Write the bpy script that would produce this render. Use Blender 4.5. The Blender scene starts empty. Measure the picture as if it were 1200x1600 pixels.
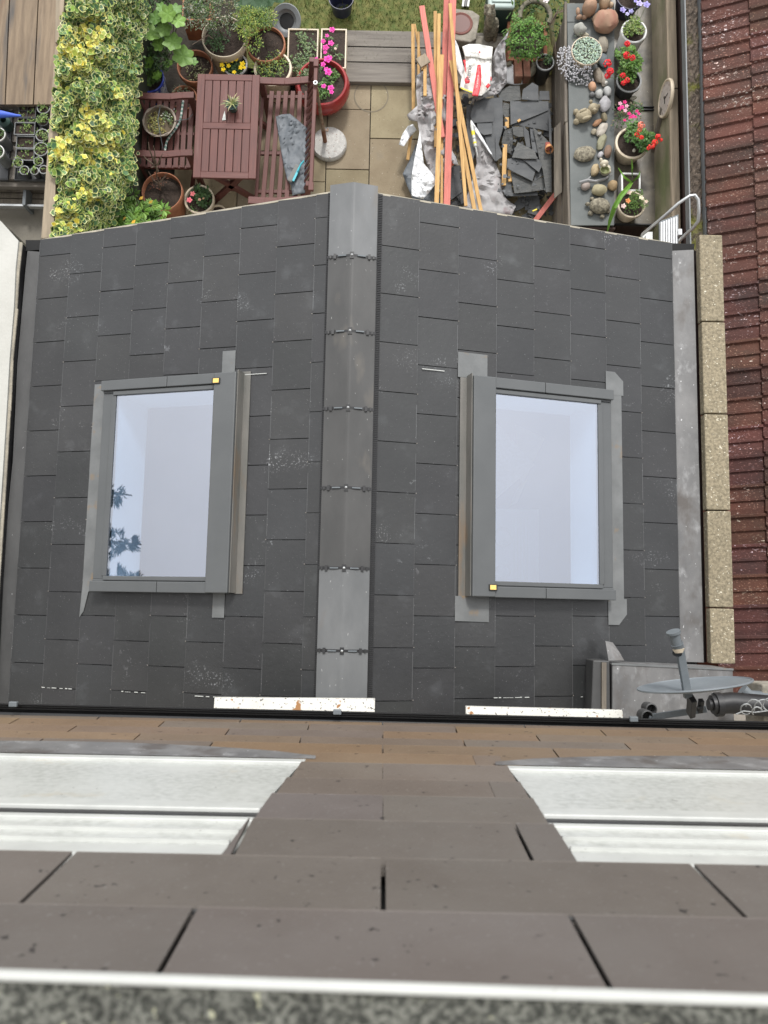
import bpy, math, random
from mathutils import Vector, Matrix, Euler
random.seed(7)
R = math.radians
S = bpy.context.scene
C = S.collection
# ------------------------------------------------------------------ camera (fitted from the vanishing points)
FPX, CAMH = 1300.0, 8.0
zw = -Vector((-3, -150, -1300)).normalized()
yw = Vector((225, 11300, -1300)); yw = (yw - zw * yw.dot(zw)).normalized()
xw = yw.cross(zw)
A = Matrix((xw, yw, zw))                       # camera -> world
cd = bpy.data.cameras.new('camera'); cam = bpy.data.objects.new('camera', cd); C.objects.link(cam)
cd.sensor_fit = 'VERTICAL'; cd.sensor_height = 36; cd.sensor_width = 27; cd.lens = FPX / 1600 * 36
cd.clip_start = 0.05; cd.clip_end = 500
cam.matrix_world = Matrix.Translation((0, 0, CAMH)) @ A.to_4x4()
cd.dof.use_dof = True; cd.dof.focus_distance = 5.6; cd.dof.aperture_fstop = 4.0
S.camera = cam
S.render.resolution_x = 768; S.render.resolution_y = 1024
# ------------------------------------------------------------------ sky and sun (overcast)
SUN_EL, SUN_AZ = R(50), R(6)                  # azimuth measured from +Y towards +X
w = bpy.data.worlds.new('World'); S.world = w; w.use_nodes = True
nt = w.node_tree; bg = nt.nodes['Background']
sky = nt.nodes.new('ShaderNodeTexSky'); sky.sky_type = 'NISHITA'; sky.sun_disc = False
sky.sun_elevation = SUN_EL; sky.sun_rotation = SUN_AZ
cl = nt.nodes.new('ShaderNodeTexNoise'); cl.inputs['Scale'].default_value = 2.2; cl.inputs['Detail'].default_value = 5
cr = nt.nodes.new('ShaderNodeValToRGB'); cr.color_ramp.elements[0].color = (8.5, 8.55, 8.7, 1); cr.color_ramp.elements[1].color = (10.1, 10.05, 10.0, 1)
cr.color_ramp.elements[0].position = .35; cr.color_ramp.elements[1].position = .65
mx = nt.nodes.new('ShaderNodeMixRGB'); mx.inputs[0].default_value = .88
nt.links.new(cl.outputs['Fac'], cr.inputs[0]); nt.links.new(sky.outputs[0], mx.inputs[1]); nt.links.new(cr.outputs[0], mx.inputs[2])
tcw = nt.nodes.new('ShaderNodeTexCoord'); dt = nt.nodes.new('ShaderNodeVectorMath'); dt.operation = 'DOT_PRODUCT'; dt.inputs[1].default_value = (math.sin(SUN_AZ) * math.cos(R(46)), math.cos(SUN_AZ) * math.cos(R(46)), math.sin(R(46)))
nt.links.new(tcw.outputs['Generated'], dt.inputs[0]); mr = nt.nodes.new('ShaderNodeMapRange'); mr.inputs[1].default_value = .0; mr.inputs[2].default_value = .96; mr.inputs[3].default_value = .42; mr.inputs[4].default_value = 1.95
nt.links.new(dt.outputs['Value'], mr.inputs[0]); ml = nt.nodes.new('ShaderNodeVectorMath'); ml.operation = 'SCALE'; nt.links.new(mx.outputs[0], ml.inputs[0]); nt.links.new(mr.outputs[0], ml.inputs['Scale'])
nt.links.new(ml.outputs[0], bg.inputs['Color']); bg.inputs['Strength'].default_value = .092
ld = bpy.data.lights.new('sun', 'SUN'); ld.energy = 2.0; ld.angle = R(10); ld.color = (1, .975, .94)
sun = bpy.data.objects.new('sun', ld); C.objects.link(sun)
sd = Vector((math.sin(SUN_AZ) * math.cos(SUN_EL), math.cos(SUN_AZ) * math.cos(SUN_EL), math.sin(SUN_EL)))
sun.rotation_euler = sd.to_track_quat('Z', 'Y').to_euler(); sun.location = (0, 0, 12)
S.view_settings.view_transform = 'Standard'; S.view_settings.look = 'None'; S.view_settings.gamma = 1
S.view_settings.exposure = 0.45
# ------------------------------------------------------------------ helpers
CP = Vector((0, 0, CAMH))
def ray(px, py): return A @ Vector((px - 600, -(py - 800), -FPX))
def P(px, py, z): d = ray(px, py); return CP + d * ((z - CAMH) / d.z)     # measured point at a known height
def PW(px, py, y): d = ray(px, py); return CP + d * (y / d.y)             # measured point on a wall
def scl(z): return (CAMH - z) / FPX                                       # metres per photo pixel at height z
ORG = {}
def pr(o, **k):
    for a, b in k.items():
        if b: o[{'cat': 'category'}.get(a, a)] = b
def thing(name, label, cat, loc, group=None):
    o = bpy.data.objects.new(name, None); C.objects.link(o); o.location = loc; o.empty_display_size = .1
    ORG[o] = Vector(loc); pr(o, label=label, cat=cat, group=group); return o
class MB:
    def __init__(s): s.v = []; s.f = []; s.c = []; s.col = (1, 1, 1)
    def add(s, vs, fs, cols=None):
        n = len(s.v); s.v += [tuple(v) for v in vs]; s.f += [tuple(i + n for i in f) for f in fs]
        s.c += cols if cols else [s.col] * len(vs); return s
    def box(s, c, d, rot=None, taper=1):
        x, y, z = d[0] / 2, d[1] / 2, d[2] / 2
        m = rot if isinstance(rot, Matrix) else (Euler(rot).to_matrix() if rot else Matrix.Identity(3))
        vs = [m @ Vector((a * x * (taper if e > 0 else 1), b * y * (taper if e > 0 else 1), e * z)) + Vector(c) for e in (-1, 1) for a, b in ((-1, -1), (1, -1), (1, 1), (-1, 1))]
        return s.add(vs, [(3, 2, 1, 0), (4, 5, 6, 7), (0, 1, 5, 4), (1, 2, 6, 5), (2, 3, 7, 6), (3, 0, 4, 7)])
    def bar(s, a, b, w, h, up=(0, 0, 1)):
        a = Vector(a); b = Vector(b); t = (b - a).normalized(); up = Vector(up)
        sd_ = t.cross(up); sd_ = sd_.normalized() if sd_.length > 1e-4 else Vector((1, 0, 0)); u = sd_.cross(t)
        vs = [p + sd_ * (i * w / 2) + u * (j * h / 2) for p in (a, b) for i, j in ((-1, -1), (1, -1), (1, 1), (-1, 1))]
        return s.add(vs, [(3, 2, 1, 0), (4, 5, 6, 7), (0, 1, 5, 4), (1, 2, 6, 5), (2, 3, 7, 6), (3, 0, 4, 7)])
    def prism(s, pts, th, nrm=None):
        """closed slab: pts is the top outline (3-D), pushed down by th"""
        n = len(pts); pts = [Vector(p) for p in pts]; d = Vector(nrm) if nrm is not None else Vector((0, 0, -1))
        area = sum(pts[i].x * pts[(i + 1) % n].y - pts[(i + 1) % n].x * pts[i].y for i in range(n))
        if area < 0: pts = pts[::-1]
        lo = [p + d * th for p in pts]
        return s.add(pts + lo, [tuple(range(n)), tuple(range(2 * n - 1, n - 1, -1))] + [(i, i + n, (i + 1) % n + n, (i + 1) % n) for i in range(n)])
    def tube(s, pts, r, n=8, cap=True):
        pts = [Vector(p) for p in pts]; rs = r if isinstance(r, (list, tuple)) else [r] * len(pts); vs = []; fs = []
        u = None
        for i, p in enumerate(pts):
            t = (pts[min(i + 1, len(pts) - 1)] - pts[max(i - 1, 0)]).normalized()
            if u is None: u = t.orthogonal().normalized()
            u = (u - t * u.dot(t)).normalized(); q = t.cross(u)
            vs += [p + (u * math.cos(2 * math.pi * k / n) + q * math.sin(2 * math.pi * k / n)) * rs[i] for k in range(n)]
        for i in range(len(pts) - 1):
            fs += [(i * n + k, i * n + (k + 1) % n, (i + 1) * n + (k + 1) % n, (i + 1) * n + k) for k in range(n)]
        if cap: fs += [tuple(range(n))[::-1], tuple(range((len(pts) - 1) * n, len(pts) * n))]
        return s.add(vs, fs)
    def lathe(s, prof, c=(0, 0, 0), n=28, m=None, sx=1, sy=1):
        c = Vector(c); vs = []; fs = []; m = m or Matrix.Identity(3)
        for r_, z in prof: vs += [c + m @ Vector((r_ * sx * math.cos(2 * math.pi * k / n), r_ * sy * math.sin(2 * math.pi * k / n), z)) for k in range(n)]
        for i in range(len(prof) - 1): fs += [(i * n + k, i * n + (k + 1) % n, (i + 1) * n + (k + 1) % n, (i + 1) * n + k) for k in range(n)]
        return s.add(vs, fs)
    def blob(s, c, r, seed=0, amp=.12, rot=None, nu=16, nv=10, fq=1.6):
        """irregular rounded lump"""
        from mathutils import noise
        c = Vector(c); m = Euler(rot).to_matrix() if rot else Matrix.Identity(3); vs = []; fs = []
        for j in range(nv + 1):
            th = math.pi * j / nv
            for i in range(nu):
                ph = 2 * math.pi * i / nu; d = Vector((math.sin(th) * math.cos(ph), math.sin(th) * math.sin(ph), math.cos(th)))
                k = 1 + amp * noise.noise(d * fq + Vector((seed * 3.1, seed * 1.7, seed))) * 2
                vs.append(c + m @ Vector((d.x * r[0] * k, d.y * r[1] * k, d.z * r[2] * k)))
        for j in range(nv): fs += [(j * nu + i, (j + 1) * nu + i, (j + 1) * nu + (i + 1) % nu, j * nu + (i + 1) % nu) for i in range(nu)]
        return s.add(vs, fs)
    def build(s, name, mat, parent=None, smooth=False, org=None, bevel=0, **k):
        if parent is not None: o_ = ORG[parent]
        elif org is not None: o_ = Vector(org)
        else:
            xs = list(zip(*s.v)); o_ = Vector(((min(xs[0]) + max(xs[0])) / 2, (min(xs[1]) + max(xs[1])) / 2, min(xs[2])))
        me = bpy.data.meshes.new(name); me.from_pydata([(v[0] - o_.x, v[1] - o_.y, v[2] - o_.z) for v in s.v], [], s.f)
        ca = me.color_attributes.new('tint', 'FLOAT_COLOR', 'POINT')
        ca.data.foreach_set('color', [x for c in s.c for x in (c[0], c[1], c[2], 1)])
        me.materials.append(mat)
        if smooth: me.polygons.foreach_set('use_smooth', [True] * len(me.polygons))
        me.update()
        o = bpy.data.objects.new(name, me); C.objects.link(o); ORG[o] = o_
        if parent is not None: o.parent = parent
        else: o.location = o_
        if smooth and s.f: 
            try: me.set_sharp_from_angle(angle=R(38))
            except Exception: pass
        if bevel:
            b = o.modifiers.new('bevel', 'BEVEL'); b.width = bevel; b.segments = 2; b.limit_method = 'ANGLE'; b.angle_limit = R(40)
        pr(o, **k); return o
MATS = {}
def M(name, c1, c2=None, sc=8, rough=.8, stretch=(1, 1, 1), bump=.15, bsc=None, tint=1.0, metal=0, spots=None, spec=.5, det=6, ramp=(.35, .68), patch=None, emit=None, rotz=0):
    """noise-mixed principled material; spots=(colour, scale, threshold); patch=(colour, scale, lo, hi)"""
    if name in MATS: return MATS[name]
    m = bpy.data.materials.new(name); MATS[name] = m; m.use_nodes = True; t = m.node_tree; N = t.nodes; L = t.links
    b = N['Principled BSDF']; b.inputs['Roughness'].default_value = rough; b.inputs['Metallic'].default_value = metal
    b.inputs['Specular IOR Level'].default_value = spec
    tc = N.new('ShaderNodeTexCoord'); mp = N.new('ShaderNodeMapping'); mp.inputs['Scale'].default_value = stretch; mp.inputs['Rotation'].default_value = (0, 0, rotz)
    L.new(tc.outputs['Object'], mp.inputs[0])
    def noise(s_, d=det):
        n = N.new('ShaderNodeTexNoise'); n.inputs['Scale'].default_value = s_; n.inputs['Detail'].default_value = d; n.inputs['Roughness'].default_value = .6
        L.new(mp.outputs[0], n.inputs['Vector']); return n
    def mixc(fac, a, bcol, mode='MIX'):
        x = N.new('ShaderNodeMixRGB'); x.blend_type = mode
        if isinstance(fac, float): x.inputs[0].default_value = fac
        else: L.new(fac, x.inputs[0])
        for i, q in ((1, a), (2, bcol)):
            if isinstance(q, tuple): x.inputs[i].default_value = (*q, 1)
            else: L.new(q, x.inputs[i])
        return x.outputs[0]
    def rng(src, lo, hi):
        r_ = N.new('ShaderNodeMapRange'); r_.inputs[1].default_value = lo; r_.inputs[2].default_value = hi; L.new(src, r_.inputs[0]); return r_.outputs[0]
    n1 = noise(sc); col = mixc(rng(n1.outputs['Fac'], *ramp), tuple(c1), tuple(c2 or c1))
    if patch:
        for pc in (patch if isinstance(patch, list) else [patch]):
            col = mixc(rng(noise(pc[1], 4).outputs['Fac'], pc[2], pc[3]), col, tuple(pc[0]))
    if spots:
        for sp in (spots if isinstance(spots, list) else [spots]):
            fc = rng(noise(sp[1], 2).outputs['Fac'], sp[2], sp[2] + .03)
            if len(sp) > 3:                    # specks gathered in drifts
                mk = N.new('ShaderNodeMath'); mk.operation = 'MULTIPLY'; L.new(fc, mk.inputs[0]); L.new(rng(noise(sp[3], 3).outputs['Fac'], sp[4], sp[4] + .12), mk.inputs[1]); fc = mk.outputs[0]
            col = mixc(fc, col, tuple(sp[0]))
    if tint:
        at = N.new('ShaderNodeAttribute'); at.attribute_name = 'tint'; col = mixc(float(tint), col, at.outputs['Color'], 'MULTIPLY')
    L.new(col, b.inputs['Base Color'])
    if bump:
        bn = noise(bsc or sc * 4); bp = N.new('ShaderNodeBump'); bp.inputs['Strength'].default_value = bump; bp.inputs['Distance'].default_value = .02
        L.new(bn.outputs['Fac'], bp.inputs['Height']); L.new(bp.outputs[0], b.inputs['Normal'])
    return m
def jit(a=.15): k = 1 + random.uniform(-a, a); return (k, k, k)
def U(a, b): return random.uniform(a, b)
# ------------------------------------------------------------------ materials
m_slate = M('roof slate', (.0245, .025, .0255), (.033, .0335, .034), 2.5, .34, bump=.08, bsc=30, spots=[((.22, .22, .22), 130, .715), ((.20, .205, .21), 85, .60, 2.6, .60), ((.15, .155, .16), 26, .62, 1.9, .64)], patch=((.060, .063, .065), 5, .60, .85), spec=.5)
m_wslate = M('wall slate', (.103, .090, .080), (.120, .106, .095), 5, .60, bump=.10, bsc=70, patch=((.130, .120, .110), 1.6, .5, .8), spots=[((.040, .035, .033), 34, .69), ((.15, .14, .13), 120, .66)], spec=.4)
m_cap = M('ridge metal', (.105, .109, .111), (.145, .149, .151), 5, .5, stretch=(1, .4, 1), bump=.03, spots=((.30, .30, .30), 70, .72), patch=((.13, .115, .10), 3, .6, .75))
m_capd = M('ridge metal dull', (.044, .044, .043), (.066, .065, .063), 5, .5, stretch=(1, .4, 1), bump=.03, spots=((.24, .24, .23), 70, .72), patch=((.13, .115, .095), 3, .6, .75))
m_black = M('black plastic', (.012, .012, .013), (.02, .02, .021), 12, .45, bump=.02)
m_gutter = M('black gutter plastic', (.010, .010, .011), (.02, .02, .02), 12, .35, stretch=(.3, 3, 3), bump=.02)
m_alu = M('grey coated aluminium', (.082, .087, .089), (.094, .099, .101), 4, .42, bump=.01, spec=.5)
m_zinc = M('grey flashing', (.115, .12, .12), (.16, .165, .165), 6, .5, bump=.03, patch=((.20, .14, .08), 7, .62, .75))
m_zinc2 = M('stained flashing', (.11, .11, .10), (.17, .16, .145), 9, .55, stretch=(1, .25, 1), bump=.03, patch=((.18, .12, .07), 5, .55, .72))
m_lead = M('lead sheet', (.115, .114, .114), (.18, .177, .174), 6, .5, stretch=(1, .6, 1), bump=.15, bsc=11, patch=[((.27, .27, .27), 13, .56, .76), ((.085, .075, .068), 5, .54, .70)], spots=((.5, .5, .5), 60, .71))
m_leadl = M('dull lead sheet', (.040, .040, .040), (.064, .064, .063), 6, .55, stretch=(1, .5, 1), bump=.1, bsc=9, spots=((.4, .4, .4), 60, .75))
m_white = M('white plastic', (.50, .51, .485), (.43, .44, .42), 9, .4, bump=.02, spots=((.25, .24, .22), 60, .73))
m_whsill = M('dirty white paint', (.60, .59, .55), (.54, .53, .48), 6, .5, bump=.05, spots=[((.10, .09, .08), 60, .635), ((.28, .13, .04), 14, .66)])
m_render = M('white render', (.47, .465, .43), (.39, .385, .35), 2.5, .85, bump=.12, bsc=40, patch=((.46, .43, .38), 2, .66, .85))
m_mortar = M('grey mortar', (.42, .38, .30), (.26, .24, .2), 10, .9, bump=.3)
m_grit = M('mineral grit', (.17, .172, .15), (.038, .040, .034), 140, .95, bump=.5, bsc=150, ramp=(.42, .58), spots=((.38, .38, .27), 60, .68))
m_brick = M('brick wall', (.30, .12, .08), (.22, .09, .06), 5, .9, bump=.2)
m_wallr = M('pebble dash', (.42, .39, .33), (.30, .28, .24), 30, .9, bump=.4)
m_cope = M('coping stone', (.29, .245, .165), (.15, .127, .085), 55, .9, bump=.35, bsc=60, ramp=(.38, .66), spots=((.62, .58, .46), 58, .66))
m_tile = M('red roof tile', (.100, .035, .024), (.050, .025, .019), 4, .85, stretch=(.6, 1, 1), bump=.25, bsc=60, spots=[((.46, .38, .34), 60, .61, 3.5, .52), ((.22, .12, .09), 90, .62), ((.6, .5, .46), 34, .70)], patch=[((.05, .035, .028), 3, .58, .75)])
m_teak = M('red brown stained wood', (.130, .043, .033), (.085, .029, .024), 14, .6, stretch=(5, .3, 1), bump=.08, bsc=40, patch=((.19, .105, .09), 4, .60, .85), ramp=(.3, .7))
m_teaky = M('red brown stained wood across', (.130, .043, .033), (.085, .029, .024), 14, .6, stretch=(.3, 5, 1), bump=.08, bsc=40, patch=((.19, .105, .09), 4, .60, .85), ramp=(.3, .7))
m_deck = M('weathered board', (.26, .195, .13), (.15, .11, .075), 6, .85, stretch=(4, .35, 1), bump=.2, bsc=18, patch=[((.09, .085, .08), 1.6, .6, .72), ((.20, .10, .06), 2.5, .66, .8)])
m_step = M('grey sleeper', (.20, .18, .155), (.13, .115, .10), 6, .85, stretch=(.35, 5, 1), bump=.25, bsc=18)
m_fence = M('weathered fence timber', (.36, .29, .21), (.21, .175, .125), 7, .85, stretch=(5, .3, 3), bump=.2, bsc=15)
m_fencer = M('mossy fence timber', (.34, .29, .21), (.17, .18, .085), 2.2, .85, stretch=(2, .6, 1), bump=.2, bsc=25, ramp=(.42, .62))
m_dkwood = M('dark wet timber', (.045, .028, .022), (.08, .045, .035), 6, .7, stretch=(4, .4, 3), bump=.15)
m_shed = M('rough grey timber', (.19, .165, .13), (.10, .085, .07), 8, .85, stretch=(3, .35, 3), bump=.3, bsc=16)
m_felt = M('grey roofing felt', (.105, .115, .112), (.145, .155, .15), 3, .75, bump=.08, bsc=80, spots=((.5, .5, .48), 26, .745))
m_tray = M('wet plant tray', (.10, .09, .07), (.19, .165, .125), 5, .35, bump=.1, bsc=14, patch=((.03, .028, .024), 3, .55, .7), spots=((.35, .33, .28), 55, .72))
m_pave = M('concrete paving', (.205, .165, .105), (.28, .235, .155), 3.2, .9, bump=.2, bsc=70, spots=[((.14, .115, .08), 45, .68), ((.5, .46, .38), 60, .72)], patch=((.17, .15, .115), 1.6, .58, .72))
m_pavd = M('dark paving', (.14, .13, .11), (.19, .175, .145), 3, .9, bump=.2, bsc=50)
m_soil = M('dark soil', (.030, .021, .016), (.055, .038, .028), 30, .95, bump=.5, bsc=60, spots=((.2, .14, .1), 70, .72))
m_earth = M('garden earth', (.035, .028, .02), (.02, .017, .012), 10, .95, bump=.4)
m_grass = M('grass', (.075, .105, .022), (.17, .16, .05), 14, .9, bump=.5, bsc=80, stretch=(1, 1, 1))
m_terr = M('terracotta', (.40, .165, .085), (.29, .12, .065), 9, .8, bump=.08, patch=((.45, .33, .25), 6, .6, .8))
m_cream = M('cream glazed pot', (.62, .53, .40), (.50, .42, .31), 9, .5, bump=.05)
m_pwhite = M('white pot', (.74, .74, .72), (.64, .64, .62), 8, .4, bump=.02)
m_pblue = M('blue glazed pot', (.03, .05, .30), (.05, .08, .38), 6, .2, bump=.02)
m_pbluew = M('patterned glaze', (.45, .5, .55), (.05, .08, .3), 24, .25, bump=.02, ramp=(.5, .56))
m_pred = M('red glazed bowl', (.33, .030, .030), (.24, .024, .024), 7, .25, bump=.02)
m_pgrey = M('dark plastic pot', (.035, .038, .04), (.05, .052, .055), 10, .45, bump=.03)
m_plgrey = M('grey plastic', (.15, .16, .165), (.19, .2, .205), 8, .45, bump=.02)
m_rimgrey = M('pale pot rim', (.30, .31, .31), (.38, .39, .39), 8, .45, bump=.02)
m_blue = M('blue plastic', (.05, .11, .52), (.06, .13, .6), 8, .35, bump=.01)
m_navy = M('navy plastic', (.02, .022, .05), (.03, .033, .07), 8, .4, bump=.01)
m_green = M('sage plastic lid', (.30, .38, .35), (.36, .43, .40), 8, .5, bump=.02)
m_dkgreen = M('dark green plastic', (.03, .06, .055), (.04, .08, .07), 8, .5, bump=.02)
m_leaf = M('leaf', (1, 1, 1), (.72, .78, .7), 40, .5, bump=.05, spec=.4)
m_pet = M('petal', (1, 1, 1), (.9, .88, .9), 30, .6, bump=0)
m_twig = M('twig', (.13, .095, .07), (.2, .15, .11), 20, .8)
m_stone = M('stone', (.42, .39, .34), (.24, .22, .19), 22, .85, bump=.35, bsc=60, spots=((.55, .53, .48), 60, .68))
m_carved = M('carved stone', (.30, .27, .20), (.13, .115, .085), 38, .9, bump=.6, bsc=55, ramp=(.4, .6), spots=((.5, .48, .36), 50, .69))
m_conc = M('old concrete', (.33, .30, .25), (.19, .175, .14), 14, .9, bump=.35, bsc=50, spots=((.5, .48, .4), 45, .7))
m_terraz = M('pebble concrete', (.50, .49, .46), (.34, .33, .31), 30, .8, bump=.2, spots=[((.20, .12, .09), 48, .66), ((.75, .74, .7), 60, .66)])
m_pine = M('pine batten', (.60, .38, .15), (.40, .225, .08), 14, .75, stretch=(5, .22, 5), bump=.05, spots=((.22, .10, .04), 16, .76))
m_pink = M('pink stained batten', (.60, .19, .155), (.44, .135, .11), 14, .75, stretch=(5, .22, 5), patch=((.62, .36, .27), 5, .60, .8), bump=.05)
m_rust = M('rusty pole', (.19, .13, .09), (.26, .20, .15), 14, .7, patch=((.16, .055, .02), 9, .5, .65), bump=.1)
m_felt2 = M('roof membrane', (.30, .29, .29), (.41, .40, .40), 14, .9, bump=.2, bsc=25, patch=((.27, .19, .20), 6, .6, .78))
m_memw = M('white membrane', (.72, .73, .74), (.62, .63, .64), 9, .7, bump=.1)
m_tarp = M('dark tarpaulin', (.10, .115, .13), (.15, .165, .18), 9, .6, bump=.15, bsc=14)
m_bag = M('bag paper', (.76, .75, .70), (.68, .67, .63), 9, .6, bump=.08, bsc=16)
m_bred = M('red print', (.60, .02, .03), (.52, .02, .03), 9, .5, bump=0)
m_bink = M('dark print', (.03, .03, .035), (.04, .04, .045), 9, .5, bump=0)
m_byel = M('yellow print', (.75, .62, .03), (.7, .58, .03), 9, .5, bump=0)
m_turq = M('turquoise plastic', (.06, .42, .50), (.08, .48, .56), 9, .4, bump=0)
m_galv = M('galvanised metal', (.42, .43, .43), (.55, .56, .56), 14, .35, metal=.6, bump=.03)
m_dish = M('dish paint', (.15, .17, .185), (.18, .20, .215), 8, .45, bump=.01)
m_lnb = M('grey painted metal', (.11, .125, .135), (.14, .155, .165), 12, .5, bump=.03)
m_moss = M('moss and grit', (.13, .10, .075), (.05, .04, .032), 40, .95, bump=.8, bsc=50, patch=((.11, .11, .02), 2.5, .55, .63), spots=((.42, .38, .32), 55, .7))
m_scal = M('scallop edging stone', (.20, .18, .13), (.10, .095, .07), 25, .9, bump=.5)
m_orange = M('orange clay', (.60, .28, .12), (.52, .24, .10), 12, .8, bump=.05)
m_paint = M('interior plaster', (.80, .80, .80), (.76, .77, .78), 3, .8, bump=.01)
m_floor = M('interior floor', (.30, .36, .52), (.36, .42, .58), 3, .6, bump=.01)
m_flint = M('interior fittings', (.78, .78, .76), (.72, .72, .7), 3, .6, bump=.01)
m_bark = M('bark', (.10, .075, .05), (.06, .045, .032), 12, .9, bump=.5)
m_pvcg = M('weathered white panel', (.35, .36, .335), (.48, .49, .465), 42, .35, bump=.04, ramp=(.36, .60), patch=[((.49, .50, .475), 3, .42, .66), ((.44, .40, .31), 5, .66, .8)], spots=((.10, .09, .08), 45, .735))
def glass_mat():
    m = bpy.data.materials.new('solar window glass'); m.use_nodes = True; t = m.node_tree; N = t.nodes; L = t.links
    for n in list(N): N.remove(n)
    o = N.new('ShaderNodeOutputMaterial'); a = N.new('ShaderNodeBsdfTransparent'); a.inputs[0].default_value = (.80, .89, .98, 1)
    g = N.new('ShaderNodeBsdfGlossy'); g.inputs['Roughness'].default_value = .015; g.inputs[0].default_value = (.86, .90, 1, 1)
    x = N.new('ShaderNodeMixShader'); f = N.new('ShaderNodeFresnel'); f.inputs[0].default_value = 4.9
    ge = N.new('ShaderNodeNewGeometry'); iv = N.new('ShaderNodeMath'); iv.operation = 'SUBTRACT'; iv.inputs[0].default_value = 1; L.new(ge.outputs['Backfacing'], iv.inputs[1]); mu = N.new('ShaderNodeMath'); mu.operation = 'MULTIPLY'; L.new(iv.outputs[0], mu.inputs[0]); L.new(f.outputs[0], mu.inputs[1]); L.new(mu.outputs[0], x.inputs[0]); L.new(a.outputs[0], x.inputs[1]); L.new(g.outputs[0], x.inputs[2]); L.new(x.outputs[0], o.inputs[0]); return m
m_glass = glass_mat()
def plainmat(name, c, rough=.5): return M(name, c, c, 5, rough, bump=0)
def struct(mb, name, mat, **k): o = mb.build(name, mat, **k); o['kind'] = 'structure'; return o
# ------------------------------------------------------------------ ground
struct(MB().prism([(-12, -14, -.06), (12, -14, -.06), (12, 16, -.06), (-12, 16, -.06)], .1), 'ground', m_earth)
pv = MB(); random.seed(3)
for x0, x1, ys in ((-2.2, -1.55, (5.25, 4.55, 3.9, 3.2, 2.5, 1.8)), (-1.55, -.90, (5.25, 4.6, 3.95, 3.3, 2.6, 2.0)), (-.90, -.66, (5.25, 4.55, 4.28, 3.6, 2.9, 2.2)), (-.66, -.22, (5.55, 5.07, 4.42, 3.75, 3.1, 2.2)), (-.22, .43, (5.55, 4.76, 4.1, 3.45, 2.8, 2.1)), (.43, 1.08, (5.6, 5.0, 4.35, 3.7, 3.05, 2.4)), (1.08, 1.75, (5.6, 4.95, 4.3, 3.65, 3.0, 2.3))):
    for a, b in zip(ys, ys[1:]):
        k = U(.85, 1.08); pv.col = (k, k * U(.97, 1.02), k * U(.93, 1.02)); zz = U(-.002, .002)
        pv.prism([(x0 + .005, b + .005, zz), (x1 - .005, b + .005, zz), (x1 - .005, a - .005, zz), (x0 + .005, a - .005, zz)], .04)
pvo = struct(pv, 'paving', m_pave)
# damp ring that a round pot left on the paving
rg = MB(); c = P(580, 150, .004)
rg.lathe([(.168, 0), (.178, 0)], (c.x, c.y, .0045), 40); o = struct(rg, 'paving_stain', plainmat('damp ring', (.17, .145, .105), .9))
struct(MB().prism([(-4.6, 2.2, -.01), (-2.62, 2.2, -.01), (-2.62, 5.2, -.01), (-4.6, 5.2, -.01)], .04), 'neighbour_paving', m_pavd)
gl = MB(); random.seed(5); gx = [(-1.6 + i * .06) for i in range(58)]; gy = [5.48 + j * .06 for j in range(60)]
for y in gy:
    for x in gx: gl.v.append((x, y, .03 + U(-.012, .012))); gl.c.append(jit(.12))
for j in range(len(gy) - 1):
    for i in range(len(gx) - 1): a = j * len(gx) + i; gl.f.append((a, a + 1, a + 1 + len(gx), a + len(gx)))
struct(gl, 'lawn', m_grass, smooth=True)
gb = MB()
for i in range(9000):
    x = U(-1.4, 1.5); y = U(5.53, 6.9); h = U(.02, .05); a = U(0, 6.28); k = U(.6, 1.5)
    gb.col = (.10 * k * U(.7, 1.5), .135 * k, .03 * k); d = Vector((math.cos(a), math.sin(a), 0)) * .004; l = Vector((U(-.03, .03), U(-.03, .03), h)); b = Vector((x, y, .03))
    gb.add([b - d, b + d, b + l], [(0, 1, 2)])
o = gb.build('grass_blades', m_leaf); o['kind'] = 'stuff'; pr(o, label='short patchy green grass of the lawn beyond the step', cat='grass')
# ------------------------------------------------------------------ extension with slate roof
XR = -.231
def SL(side, u, y, w=0):
    run = 2.25 if side < 0 else 2.241; th = math.atan2(.68, run)
    return Vector((XR + side * (u * math.cos(th) + w * math.sin(th)), y, 3.0 - u * math.sin(th) + w * math.cos(th)))
def SM(side):                                  # slope frame: columns u, y, normal
    th = math.atan2(.68, 2.25); return Matrix(((side * math.cos(th), 0, side * math.sin(th)), (0, 1, 0), (-math.sin(th), 0, math.cos(th))))
def sbox(mb, side, u0, u1, y0, y1, w0, w1):
    p = [SL(side, u, y, w_) for w_ in (w0, w1) for u, y in ((u0, y0), (u1, y0), (u1, y1), (u0, y1))]
    f = [(3, 2, 1, 0), (4, 5, 6, 7), (0, 1, 5, 4), (1, 2, 6, 5), (2, 3, 7, 6), (3, 0, 4, 7)]
    if side < 0: f = [q[::-1] for q in f]
    mb.add(p, f); return mb
ext = thing('house_extension', 'single storey extension with a shallow ridged roof of charcoal slates and two skylights', 'extension', (XR, 1, 0))
SKY = {-1: (.72, 1.70, .075, 1.455), 1: (.79, 1.79, .085, 1.47)}
def inhole(side, u0, u1, y0, y1):
    a, b, c_, d = SKY[side]; return u0 >= a + .04 and u1 <= b - .04 and y0 >= c_ + .05 and y1 <= d - .05
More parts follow.
